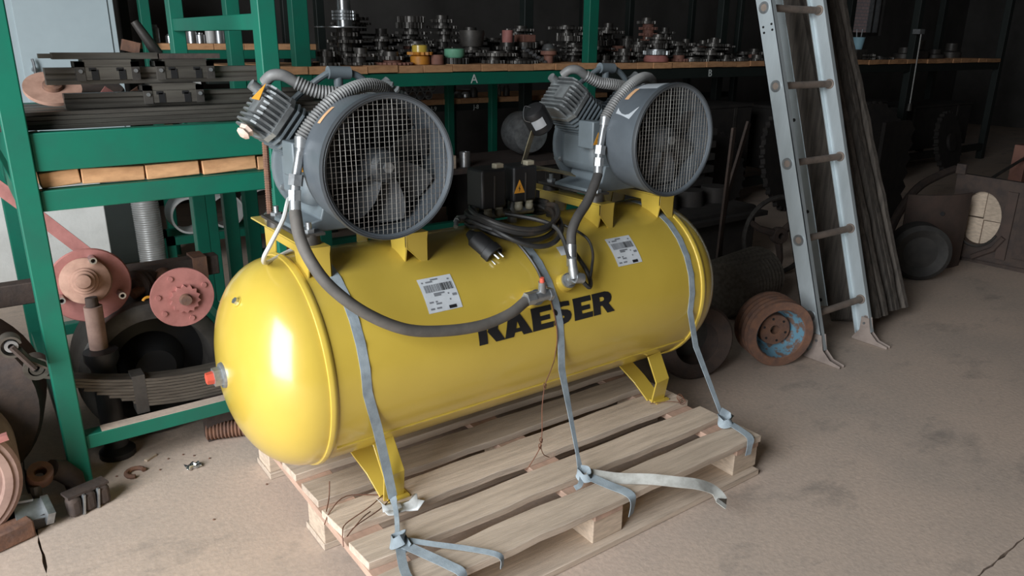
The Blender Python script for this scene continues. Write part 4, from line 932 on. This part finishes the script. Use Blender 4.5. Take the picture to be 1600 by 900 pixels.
def lathe_thing(name, m, prof, loc, ax, label, cat, n=24, group=None):
    b = B().lathe(prof, loc, ax, n); return solo(b, name, m, label, cat, loc, group)
t = thing('coupling', 'bright orange coupling with a yellow top on the front of the plank shelf', 'coupling', (1.917, 2.63, SZ))
B().lathe([(0, 0), (.065, 0), (.065, .05), (.05, .06), (0, .06)], (1.917, 2.63, SZ), (0, 0, 1), 20).build('base', 'orange', t)
B().add(*(lambda b: (b.v, b.f))(B().prism([((.085 if k % 2 else .072) * math.cos(math.pi * k / 16), (.085 if k % 2 else .072) * math.sin(math.pi * k / 16)) for k in range(32)], (1.917, 2.63, SZ + .06), (1, 0, 0), (0, 1, 0), (0, 0, .018)))).build('toothed_ring', 'orange', t)
B().lathe([(0, 0), (.052, 0), (.052, .042), (.035, .045), (.035, .02), (0, .02)], (1.917, 2.63, SZ + .078), (0, 0, 1), 20).build('collar', 'yellow', t)
lathe_thing('hub', 'mint', [(0, 0), (.06, 0), (.07, .015), (.07, .055), (.055, .06), (0, .06)], (2.186, 2.63, SZ + .041), (0, 0, 1), 'mint green hub on a dark sprocket at the shelf front', 'hub')
o = put('sprocket', types[5][0], (2.186, 2.63, SZ)); tag(o, 'dark sprocket directly under the mint green hub', 'sprocket')
lathe_thing('bush', 'brown', [(0, 0), (.045, 0), (.045, .06), (.03, .062), (0, .062)], (2.03, 2.60, SZ), (0, 0, 1), 'small brown bush left of the mint green hub', 'bush')
zz = SZ
for me, h in (types[5], types[1], types[0]):
    o = put('sprocket', me, (2.30 + .17, 2.85, zz)); tag(o, 'dark sprocket under the grey tapered drum', 'sprocket', 'sprockets under the tapered drum'); zz += h + .0005
lathe_thing('tapered_drum', 'iron', [(0, 0), (.075, 0), (.092, .09), (.088, .11), (0, .11)], (2.47, 2.85, zz), (0, 0, 1), 'grey tapered drum on top of a sprocket pile', 'drum')
zz = SZ
for me, h in (types[5], types[2], types[2]):
    o = put('sprocket', me, (2.75, 2.80, zz)); tag(o, 'dark sprocket under the pink cylinder', 'sprocket', 'sprockets under the pink cylinder'); zz += h + .0005
lathe_thing('bush', 'pink', [(0, 0), (.04, 0), (.04, .085), (.025, .086), (0, .086)], (2.75, 2.80, zz), (0, 0, 1), 'dull pink cylinder standing on a sprocket pile', 'bush')
zz = SZ
for me, h in (types[4], types[5], types[1], types[5]):
    o = put('sprocket', me, (3.0, 2.92, zz)); tag(o, 'large dark sprocket under the brown square flange', 'sprocket', 'sprockets under the square flange'); zz += h + .0005
solo(B().box(2.94, 3.06, 2.86, 2.98, zz, zz + .055), 'square_flange', 'brown', 'brown square flange on the tallest pile before the post marked 2', 'flange', (3.0, 2.92, zz), bevel=.006)
lathe_thing('bush', 'brown', [(0, 0), (.035, 0), (.035, .05), (.06, .06), (.06, .085), (0, .085)], (2.98, 2.60, SZ), (0, 0, 1), 'red-brown flared bush near the post marked 2', 'bush')
lathe_thing('ball_joint', 'steel', [(0, 0), (.03, 0), (.05, .03), (.055, .06), (.035, .09), (0, .1)], (3.17, 2.84, SZ + .04), (0, 0, 1), 'shiny round fitting near the post marked 2', 'fitting', 14)
o = put('sprocket', types[5][0], (3.17, 2.84, SZ)); tag(o, 'dark sprocket directly under the shiny round fitting', 'sprocket')
zz = SZ
lathe_thing('hub', 'pink', [(0, 0), (.10, 0), (.105, .02), (.09, .05), (0, .055)], (4.13, 2.62, zz), (0, 0, 1), 'dull red hub at the shelf front under the silver sprocket', 'hub'); zz += .0555
me, h = gear_mesh('bright_sprocket', 18, .11, .03, .08, .012, 'zinc'); o = put('sprocket', me, (4.13, 2.62, zz)); tag(o, 'silver sprocket on the dull red hub', 'sprocket')
zz = SZ
for me, h in (types[5], types[0], types[2], types[0], types[2]):
    o = put('sprocket', me, (1.47, 2.80, zz)); tag(o, 'dark sprocket under the shiny steel disc', 'sprocket', 'sprockets under the shiny disc'); zz += h + .0005
lathe_thing('steel_disc', 'steel', [(0, 0), (.17, 0), (.17, .006), (0, .006)], (1.45, 2.80, zz), (0, 0, 1), 'wide shiny steel disc on a sprocket pile', 'disc', 36); zz += .0065
lathe_thing('collar', 'steel', [(0, 0), (.05, 0), (.05, .04), (0, .04)], (1.47, 2.80, zz), (0, 0, 1), 'shiny steel collar standing on the wide steel disc', 'collar'); zz += .0405
for k in range(3):
    me, h = gear_mesh('chain_ring', 24, .075, .014, .05, .006, 'zinc', .006); o = put('sprocket', me, (1.47, 2.80, zz)); tag(o, 'silver toothed ring between two shiny collars', 'sprocket', 'toothed rings between the collars'); zz += h + .0005
lathe_thing('collar', 'steel', [(0, 0), (.045, 0), (.045, .055), (.03, .056), (0, .056)], (1.47, 2.80, zz), (0, 0, 1), 'shiny steel collar topping the tallest silver pile', 'collar')
lathe_thing('bolt', 'zinc', [(0, 0), (.03, 0), (.03, .006), (.016, .008), (.016, .04), (0, .04)], (1.27, 2.62, SZ + .1), (0, 0, 1), 'pale bolt standing beside the wide steel disc', 'bolt', 12) if False else None
# a chain hanging in a slant between the piles
t = thing('roller_chain', 'short roller chain slanting down between the sprocket piles', 'chain', (2.84, 2.6, SZ))
for k in range(7): B().cyl((2.74 + .032 * k, 2.57, SZ + .105 - .016 * k), (2.74 + .032 * k, 2.60, SZ + .105 - .016 * k), .011, .011, 8).build('roller', 'zinc', t)
# pipe rings and canisters on the lower rear shelf
ORD4 = ('first', 'second', 'third', 'fourth')
for row in range(2):
    for k in range(4):
        x = 2.26 + .072 * k + .036 * row; z = .963 + .037 + .063 * row
        solo(B().ring((x, 3.50, z), (x, 3.62, z), .0355, .030, 20), 'pipe_ring', 'steel', f'short steel pipe piece, {ORD4[k]} from the left in the {("lower", "upper")[row]} row above J-9', 'pipe', (x, 3.56, z - .036), 'pipe pieces above J-9')
for k, x in enumerate((1.98, 2.07, 2.17)):
    lathe_thing('canister', 'steel', [(0, 0), (.038, 0), (.04, .01), (.04, .10), (.034, .12), (0, .12)], (x, 3.56, .963), (0, 0, 1), 'shiny steel canister left of the stacked pipe pieces', 'canister', 20, 'canisters left of the pipe pieces')
for x, r, h, m_ in ((2.72, .03, .06, 'iron'), (2.80, .035, .05, 'zinc'), (2.88, .04, .045, 'steel'), (2.96, .035, .08, 'iron'), (3.22, .02, .1, 'steel'), (3.30, .03, .09, 'iron')):
    lathe_thing('machine_part', m_, [(0, 0), (r, 0), (r, h * .6), (r * .6, h), (0, h)], (x, 3.58, .963), (0, 0, 1), 'small turned machine part on the lower rear shelf', 'part', 14, 'turned parts on the lower rear shelf')
lathe_thing('bowl', 'zinc', [(0, 0), (.04, 0), (.075, .05), (.07, .05), (.035, .006), (0, .006)], (3.0, 3.80, .963), (0, 0, 1), 'grey metal bowl under the beam marked A', 'bowl', 24)
for x in (.50, .585, .66, .72, .775, .84, .90, 1.0):
    r = rnd.uniform(.022, .036); h = rnd.uniform(.05, .13)
    lathe_thing('canister', rnd.choice(('steel', 'pvc', 'steel', 'zinc')), [(0, 0), (r, 0), (r, h * .8), (r * .6, h * .88), (r * .6, h), (0, h)], (x, 3.56, 1.386), (0, 0, 1), 'small shiny can on the high rear shelf at the left', 'can', 16, 'cans on the high rear shelf')
for k in range(3): lathe_thing('ring_spacer', 'steel' if k != 1 else 'pvc', [(.02, 0), (.04, 0), (.042, .02), (.04, .038), (.02, .038)], (.90, 2.62, SZ + .039 * k), (0, 0, 1), 'bright ring spacer stacked left of the first rack post', 'spacer', 20, 'ring spacers by the first post')
# odds and ends in the dark bays
solo(B().lathe([(.10, 0), (.13, 0), (.16, .06), (.17, .2), (.14, .28), (0, .30)], (3.02, 3.05, .732), (-.2, -1, 0), 36), 'air_duct', 'zinc', 'grey duct elbow in the dark bay below the mark A', 'duct', (3.0, 2.9, .556))
mid = thing('shelf_board', 'dusty plank shelf low between the two compressor pumps', 'shelf', (2.4, 2.8, 0)); 
B().box(1.9, 3.26, 2.57, 3.2, .52, .555).build('board', 'rust_dark', mid); B().box(1.9, 1.96, 2.6, 3.2, 0, .52).build('support', 'iron', mid); B().box(3.2, 3.26, 2.6, 3.2, 0, .52).build('support', 'iron', mid)
solo(B().box(2.07, 2.17, 2.60, 2.72, .556, .65), 'wood_block', 'pallet_end', 'small wood block right of the left fan', 'block', (2.12, 2.66, .556), bevel=.004)
solo(B().ring((2.28, 2.66, .556), (2.28, 2.66, .66), .04, .034, 20), 'pipe_stub', 'steel', 'shiny pipe stub beside the small wood block', 'pipe', (2.28, 2.66, .556))
t = thing('bucket', 'grey bucket with a wire handle between the pumps', 'bucket', (2.2, 2.95, .556))
B().lathe([(0, 0), (.07, 0), (.09, .14), (.087, .14), (.067, .004), (0, .004)], (2.2, 2.95, .556), (0, 0, 1), 24).build('pail', 'iron', t)
B().tube([Vector((2.2 + .09 * math.cos(math.pi * k / 10), 2.95, .696 + .09 * math.sin(math.pi * k / 10))) for k in range(11)], .003, 6).build('handle', 'zinc', t)
t = thing('slatted_crate', 'stack of dark slats in the bay right of the right fan', 'crate', (3.75, 2.2, 0))
for k in range(8): B().box(3.3, 4.1, 1.9, 2.4, .08 + .095 * k, .13 + .095 * k).build('slat', 'deep_shade', t)
for x in (3.32, 4.0): B().box(x, x + .06, 1.95, 2.35, 0, .84).build('side_post', 'deep_shade', t)
solo(B().ribbon([(2.62, .62, 0), (2.635, .62, .5), (2.655, .62, 1.0)], (1, .3, 0), .04, .012), 'flat_bar', 'rust_dark', 'upright brown flat bar just right of the right fan', 'bar', (2.62, .62, 0))
solo(B().ribbon(smooth_path([(2.95, .85, 0), (2.93, .85, .3), (2.96, .86, .55), (3.05, .87, .80), (3.12, .88, .98)], 5), (1, .3, 0), .05, .014), 'curved_bar', 'rust_dark', 'curved brown bar standing left of the ladder', 'bar', (2.95, .85, 0))

# ------------------------------------------------------------------ ladder and boards on the right
tv = Vector((0, .3055, .9522)); nv = Vector((0, .9522, -.3055))
def lp(x, z, off=0): y = -.150 + z * .3209; return Vector((x, y, z)) + nv * off
ld = thing('ladder', 'aluminium ladder with brown rungs leaning right of the compressor', 'ladder', (2.66, -.14, 0))
HW = .043
for x, s in ((2.45, 1), (2.885, -1)):
    b = B(); z0, z1 = .045, 2.6
    def bar3(xa, xb, na, nb_):
        vs = [lp(xx, zz, nn) for zz in (z0, z1) for nn in (na, nb_) for xx in (xa, xb)]
        b.add(vs, [(0, 1, 3, 2), (4, 6, 7, 5), (0, 4, 5, 1), (2, 3, 7, 6), (0, 2, 6, 4), (1, 5, 7, 3)])
    bar3(min(x, x + s * .004), max(x, x + s * .004), -HW, HW)
    bar3(min(x, x + s * .027), max(x, x + s * .027), -HW, -HW + .004); bar3(min(x, x + s * .027), max(x, x + s * .027), HW - .004, HW)
    b.build('stile', 'ladder', ld)
for k in range(8):
    z = .205 + .3435 * k
    if z > 2.5: break
    c0, c1 = lp(2.447, z), lp(2.888, z)
    rg_ = B().cyl(c0, c1, .0165, .0165, 16).build('rung', 'rung', ld)
    B().ring(c0 - Vector((.002, 0, 0)), c0 + Vector((.004, 0, 0)), .027, .0165, 20).build('rung_collar', 'zinc', rg_); B().ring(c1 - Vector((.012, 0, 0)), c1 - Vector((.002, 0, 0)), .024, .0165, 20).build('rung_collar', 'rung', rg_)
for x in (2.45, 2.885):
    f = [(-.158, .13), (-.118, .13), (-.118, .06), (-.085, .012), (-.085, .002), (-.20, .002), (-.27, .001), (-.27, .012), (-.215, .024), (-.175, .06)]
    for dx in (-.006, .028 if x < 2.6 else -.034): B().prism(f, (x + dx, 0, 0), (0, 1, 0), (0, 0, 1), (.004, 0, 0)).build('foot_plate', 'ladder_foot', ld, bevel=.001)
    xa = x - .002 if x < 2.6 else x - .03
    B().cyl((xa - .01, -.138, .10), (xa + .045, -.138, .10), .006, .006, 8).build('foot_bolt', 'zinc', ld)
for a, z in ((2.449, 1.50), (2.449, 1.475)):
    for dn_ in (-.025, .02): p = lp(a, z, dn_); B().cyl(p + Vector((-.001, 0, 0)), p + Vector((.003, 0, 0)), .0055, .0055, 10).build('rivet_hole', 'black', ld)
b = B()
for za, zb_ in ((.20, 1.70),):
    vs = [lp(xx, zz, nn) for zz in (za, zb_) for nn in (.10, .165) for xx in (2.745, 2.751)]
    b.add(vs, [(0, 1, 3, 2), (4, 6, 7, 5), (0, 4, 5, 1), (2, 3, 7, 6), (0, 2, 6, 4), (1, 5, 7, 3)])
sb = b.build('stay_bar', 'ladder', ld)
for z in (.23, .66, 1.1): p = lp(2.7435, z, .132); B().cyl(p, p + Vector((.003, 0, 0)), .009, .009, 12).build('bolt_hole', 'black', sb)
sl = .39; bt = Vector((0, sl, 1)).normalized(); bn = Vector((0, 1, -sl)).normalized()
k = 0; x = 2.985
ORD = ('first', 'second', 'third', 'fourth', 'fifth', 'sixth', 'seventh', 'eighth', 'ninth', 'tenth', 'eleventh', 'twelfth', 'thirteenth')
while x < 3.36:
    th = rnd.uniform(.026, .04); yb_ = -.10 + rnd.uniform(-.03, .05) + 0; Lb = rnd.uniform(1.68, 1.9) if x > 2.97 else rnd.uniform(1.75, 2.2); w = rnd.uniform(.19, .23)
    n = 18; pg = []
    for i in range(n + 1): pg.append((rnd.uniform(-.004, .004), Lb * i / n))
    pg += [(w, Lb + rnd.uniform(-.02, .02)), (w, .0)]
    base_up = .005 + w * sl * .93
    o0 = Vector((x, yb_, .004 + (w + .01) * bn.z * -1))
    solo(B().prism(pg, o0, bn, bt, (th - .004, 0, 0)), 'board', 'board', f'old grey board, {ORD[k]} from the left in the row leaning behind the ladder', 'board', (x + th / 2, yb_, 0), 'boards leaning behind the ladder'); x += th + rnd.uniform(0, .004); k += 1

# wheels and scrap on the floor right of the tank
wd_ = Vector((.46, .888, 0))
t = thing('belt_pulley', 'rusty grooved wheel with flaking blue paint inside, on the floor beside the ladder', 'wheel', (2.21, -.03, 0))
c = Vector((2.235, -.085, .159)); prof = [(.115, .005), (.12, 0), (.156, 0), (.159, .006)]
for k in range(4): prof += [(.159, .012 + .032 * k), (.150, .022 + .032 * k), (.150, .030 + .032 * k), (.159, .04 + .032 * k)]
prof += [(.159, .15), (.12, .155), (.11, .10)]
B().lathe(prof, c, wd_, 56).build('rim', 'rust', t)
B().lathe([(.116, .003), (.11, .05), (.085, .10), (.07, .105), (.07, .115), (.12, .12)], c, wd_, 48).build('dish', 'blue_rust', t)
B().lathe([(.022, .062), (.072, .06), (.075, .066), (.075, .11), (.022, .11)], c, wd_, 36, True).build('hub_plate', 'rust', t)
u_, v_, w_ = basis(wd_)
for k in range(6):
    a = R(60 * k + 15); p = c + wd_ * .059 + (u_ * math.cos(a) + v_ * math.sin(a)) * .055; B().cyl(p, p + wd_ * .003, .006, .006, 10).build('bolt_hole', 'black', t)
t = thing('roller_drum', 'dark hollow roller drum on the floor behind the right end of the pallet', 'drum', (1.85, .15, 0))
wd2 = Vector((.40, .917, 0)).normalized(); c = Vector((1.80, .035, .176))
B().lathe([(.10, 0), (.165, 0), (.175, .01), (.176, .30), (.165, .31), (.09, .31), (.10, 0)], c, wd2, 56).build('shell', 'rust_dark', t)
B().lathe([(.03, .10), (.1, .10), (.1, .13), (.03, .13)], c, wd2, 36, True).build('inner_web', 'iron', t)
lathe_c = corrugated([(2.52, .50, .165), (2.66, .52, .165), (2.80, .54, .165), (2.93, .56, .165)], .165, .034, .016, 36)
solo(lathe_c, 'ribbed_roller', 'spring', 'black ribbed roller on the floor left of the ladder', 'roller', (2.7, .53, 0))
t = thing('hand_wheel', 'large thin-rimmed wheel standing behind the ribbed roller', 'wheel', (3.46, .82, 0))
c = Vector((3.46, .82, .264)); n_ = Vector((-.35, -.93, .05)).normalized(); u_, v_, w_ = basis(n_)
B().tube([c + (u_ * math.cos(a * math.pi / 24) + v_ * math.sin(a * math.pi / 24)) * .245 for a in range(48)], .016, 8, True).build('rim', 'iron', t)
for k in range(3):
    a = R(35 + 120 * k); d_ = u_ * math.cos(a) + v_ * math.sin(a); e_ = u_ * math.cos(a + .5) + v_ * math.sin(a + .5)
    B().tube([c + d_ * .04, c + d_ * .13 + e_ * .03, c + d_ * .235], [.026, .02, .018], 8).build('spoke', 'rust_dark', t)
B().lathe([(.02, -.03), (.05, -.03), (.055, 0), (.05, .03), (.02, .03)], c, n_, 24, True).build('hub', 'rust_dark', t)
# right background: frame with a round opening, curved plate, dark drum, toothed plate
mf_ = thing('boarded_machine', 'rusty machine frame with boarded round opening at the right edge', 'frame', (4.9, .0, 0))
hc = (.228, .315); ry, rz = .125, .178; hole = [(hc[0] + .135 * math.cos(a * math.pi / 16), hc[1] + .18 * math.sin(a * math.pi / 16)) for a in range(32)]
cu = bpy.data.curves.new('face', 'CURVE'); cu.dimensions = '2D'; cu.fill_mode = 'BOTH'; cu.extrude = .02
for p in ([(.40, .03), (.42, .595), (-.45, .575), (-.45, .05)], hole):
    sp = cu.splines.new('POLY'); sp.points.add(len(p) - 1); sp.use_cyclic_u = True
    for q, (a, c_) in zip(sp.points, p): q.co = (a, c_, 0, 1)
tmp = bpy.data.objects.new('face', cu); me = tmp.to_mesh().copy(); tmp.to_mesh_clear(); bpy.data.objects.remove(tmp); me.materials.clear(); me.materials.append(M['rust_dark'])
fo = put('face_plate', me, (0, 0, 0), (0, 0, 0), mf_); fo.matrix_local = Matrix(((0, 0, 1, -.05), (1, 0, 0, 0), (0, 1, 0, 0), (0, 0, 0, 1)))
B().box(4.87, 4.95, -.45, .40, .0, .03).build('sill', 'rust_dark', mf_)
for y0, y1, z0, z1 in ((.225, .37, .315, .51), (.085, .22, .30, .50), (.22, .36, .125, .305), (.085, .213, .12, .295)): B().box(4.88, 4.91, y0, y1, z0, z1).build('panel_board', 'pallet_end', mf_)
B().box(4.815, 4.83, .02, .08, .07, .52).build('side_rib', 'plate_dark', mf_); B().box(4.80, 4.83, -.2, -.02, .1, .60).build('side_rib', 'rust_dark', mf_)
B().box(4.80, 4.83, .36, .42, .595, .66).build('lug', 'rust_dark', mf_); B().tube([(4.81, .22, .05), (4.81, .10, .13), (4.81, .05, .22)], .018, 8).build('clamp_arm', 'plate_dark', mf_)
B().tube(smooth_path([(4.82, hc[0] + .145 * math.cos(R(a)), hc[1] + .19 * math.sin(R(a))) for a in range(-150, 20, 15)], 2), .008, 6).build('ring_band', 'iron', mf_)
t = thing('curved_plate', 'curved brown steel plate standing left of the machine frame', 'plate', (4.45, .3, 0))
b = B(); vs = []; fs = []
cp = smooth_path([(4.27, .45, 0), (4.36, .35, 0), (4.48, .285, 0), (4.60, .25, 0), (4.70, .245, 0)], 3); n = len(cp)
for q in cp: vs += [(q.x, q.y, 0), (q.x, q.y, .50), (q.x + .012, q.y + .010, 0), (q.x + .012, q.y + .010, .50)]
for i in range(n - 1):
    a = i * 4; fs += [(a, a + 4, a + 5, a + 1), (a + 2, a + 3, a + 7, a + 6), (a + 1, a + 5, a + 7, a + 3), (a, a + 2, a + 6, a + 4)]
a = 4 * (n - 1); fs += [(0, 1, 3, 2), (a, a + 2, a + 3, a + 1)]
b.add(vs, fs); pb = b.build('plate', 'plate_dark', t); B().cyl((4.44, .294, .38), (4.46, .31, .38), .014, .014, 12).build('hole', 'black', t)
solo(B().lathe([(0, .02), (.10, .03), (.15, 0), (.178, .02), (.178, .14), (.15, .16), (0, .16)], (4.10, .22, .18), (.75, .66, 0), 40), 'tyre', 'rubber', 'small dark tyre standing left of the curved brown plate', 'tyre', (4.15, .3, 0))
pg = [(0, 0), (.4, 0)]
for k in range(12): pg.append((.42 + (.06 if k % 2 else 0), .08 + .06 * k))
pg += [(.38, .82), (0, .82)]
solo(B().prism(pg, (5.35, 1.25, .01), (1, 0, 0), (0, 0, 1), (0, .03, 0)), 'toothed_plate', 'deep_shade', 'tall dark plate with a scalloped edge under the long rack', 'plate', (5.5, 1.25, 0))
solo(B().tube(smooth_path([(4.75, .80, .012), (4.85, .78, .25), (5.0, .75, .42), (5.25, .72, .50), (5.42, .70, .53)], 5), .03, 8), 'bent_pipe', 'rust_dark', 'bent dark pipe arching behind the curved plate', 'pipe', (4.8, .8, 0))
t = thing('orange_bracket', 'red-brown bracket post at the right edge behind the machine frame', 'bracket', (6.35, .6, 0))
B().box(6.27, 6.42, .55, .65, 0, .66).build('upright', 'brown', t); B().tube([(6.25, .55, .57), (5.7, .50, .50), (5.4, .48, .45)], .012, 6).build('arm', 'iron', t)
t = thing('cup', 'pale blue cup with tools on the right end of the plank shelf', 'cup', (7.1, 2.62, SZ))
B().lathe([(0, 0), (.045, 0), (.065, .12), (.06, .12), (.042, .005), (0, .005)], (7.1, 2.62, SZ + .10), (0, 0, 1), 20).build('body', 'blue', t)
B().box(7.0, 7.2, 2.56, 2.7, SZ, SZ + .10).build('box', 'iron', t)
for dx in (-.02, .03): B().cyl((7.1 + dx, 2.62, SZ + .12), (7.1 + dx * 2.2, 2.63, SZ + .30), .006, .006, 6).build('tool', 'zinc', t)
for i, (x, h) in enumerate(((8.4, .12), (8.7, .2), (9.1, .10), (9.5, .17))):
    solo(B().lathe([(0, 0), (.12, 0), (.12, h * .4), (.07, h * .5), (.07, h), (0, h)], (x, 2.8, SZ), (0, 0, 1), 16), 'machine_part', 'iron', 'dark stepped part on the far right end of the plank shelf', 'part', (x, 2.8, SZ), 'stepped parts at the far right')
t = thing('pull_cord', 'thin white cord with a weight hanging from the far right rack', 'cord', (7.55, 2.44, .9))
B().tube([(7.98, 2.43, 1.55), (7.985, 2.43, 1.2), (7.99, 2.43, .80)], .006, 6).build('cord', 'pvc', t); B().cyl((7.99, 2.43, .80), (7.99, 2.43, .72), .02, .03, 10).build('weight', 'iron', t)
B().box(7.93, 8.03, 2.42, 2.50, 1.53, 1.58).build('hook_plate', 'zinc', t)

# gear wheels, boxes and engine block added to darken the foot of the long rack
big = []
for n_, r_, th_ in ((26, .36, .05), (32, .44, .04), (20, .28, .07)):
    b = B(); pg = []
    for k in range(n_):
        a = 2 * math.pi * k / n_; d = math.pi / n_
        for q, rr in ((-.5, r_ - .025), (-.2, r_), (.2, r_), (.5, r_ - .025)): pg.append((rr * math.cos(a + q * d), rr * math.sin(a + q * d)))
    b.prism(pg, (0, 0, 0), (1, 0, 0), (0, 0, 1), (0, th_, 0))
    b.cyl((0, -.03, 0), (0, th_ + .03, 0), r_ * .3, r_ * .3, 20)
    big.append((b.mesh('filler_gear', 'deep_shade'), r_))
def lean_gear(i, x, y, rz, label, lean=12):
    me, r = big[i]; o = put('filler_gear', me, (x, y, r * math.cos(R(lean)) + .002), (R(-lean), 0, R(rz))); tag(o, label, 'gear')
lean_gear(0, 4.62, 2.30, -6, 'dark gear wheel added left of the tilted boards to fill the unlit bay')
lean_gear(1, 5.25, 2.05, 12, 'large dark gear wheel added behind the ladder to fill the unlit bay'); lean_gear(2, 6.35, 2.2, 0, 'small dark gear wheel added right of the scalloped plate to fill the bay'); lean_gear(1, 7.1, 2.25, -10, 'large dark gear wheel added below the pale blue cup to fill the bay')
lean_gear(0, 8.6, 2.2, 5, 'dark gear wheel added farthest right to fill the bay under the long rack')
for x0, x1, y0, y1, z1, lab in ((2.45, 3.15, 2.62, 3.2, .48, 'low dark box added under the shelf between the two pumps to fill the bay'), (4.3, 5.5, 2.65, 3.2, .85, 'long dark chest added under the long rack left of the ladder to darken the bay'), (5.95, 7.9, 2.65, 3.2, .80, 'long dark chest added under the long rack right of the ladder to darken the bay'), (8.2, 10.0, 2.65, 3.2, .7, 'dark chest added under the far right end of the long rack to darken it')):
    t = thing('filler', lab, 'filler', ((x0 + x1) / 2, (y0 + y1) / 2, .201 if x0 > 4 else 0)); z0 = .201  # dark boxes added to fill the unlit bays under the rack
    B().box(x0, x1, y0, y1, z0 if x0 > 4 else 0, z1).build('body', 'deep_shade', t, bevel=.006); B().box(x0 - .01, x1 + .01, y0 - .01, y1 + .01, z1, z1 + .03).build('lid', 'deep_shade', t, bevel=.004)
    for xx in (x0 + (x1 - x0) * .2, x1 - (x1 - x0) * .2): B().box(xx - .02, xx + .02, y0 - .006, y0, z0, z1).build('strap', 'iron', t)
t = thing('filler_engine', 'dark engine block added behind the ribbed roller to cover lit floor', 'engine', (3.05, 1.35, 0))  # added to cover the bright floor behind the roller
B().box(2.55, 3.6, 1.1, 1.6, 0, .40).build('block', 'deep_shade', t, bevel=.02)
for k in range(4): B().cyl((2.70 + .25 * k, 1.35, .40), (2.70 + .25 * k, 1.35, .50), .10, .09, 20).build('cylinder_barrel', 'deep_shade', t)
B().box(2.5, 3.65, 1.05, 1.65, .33, .36).build('flange', 'deep_shade', t)
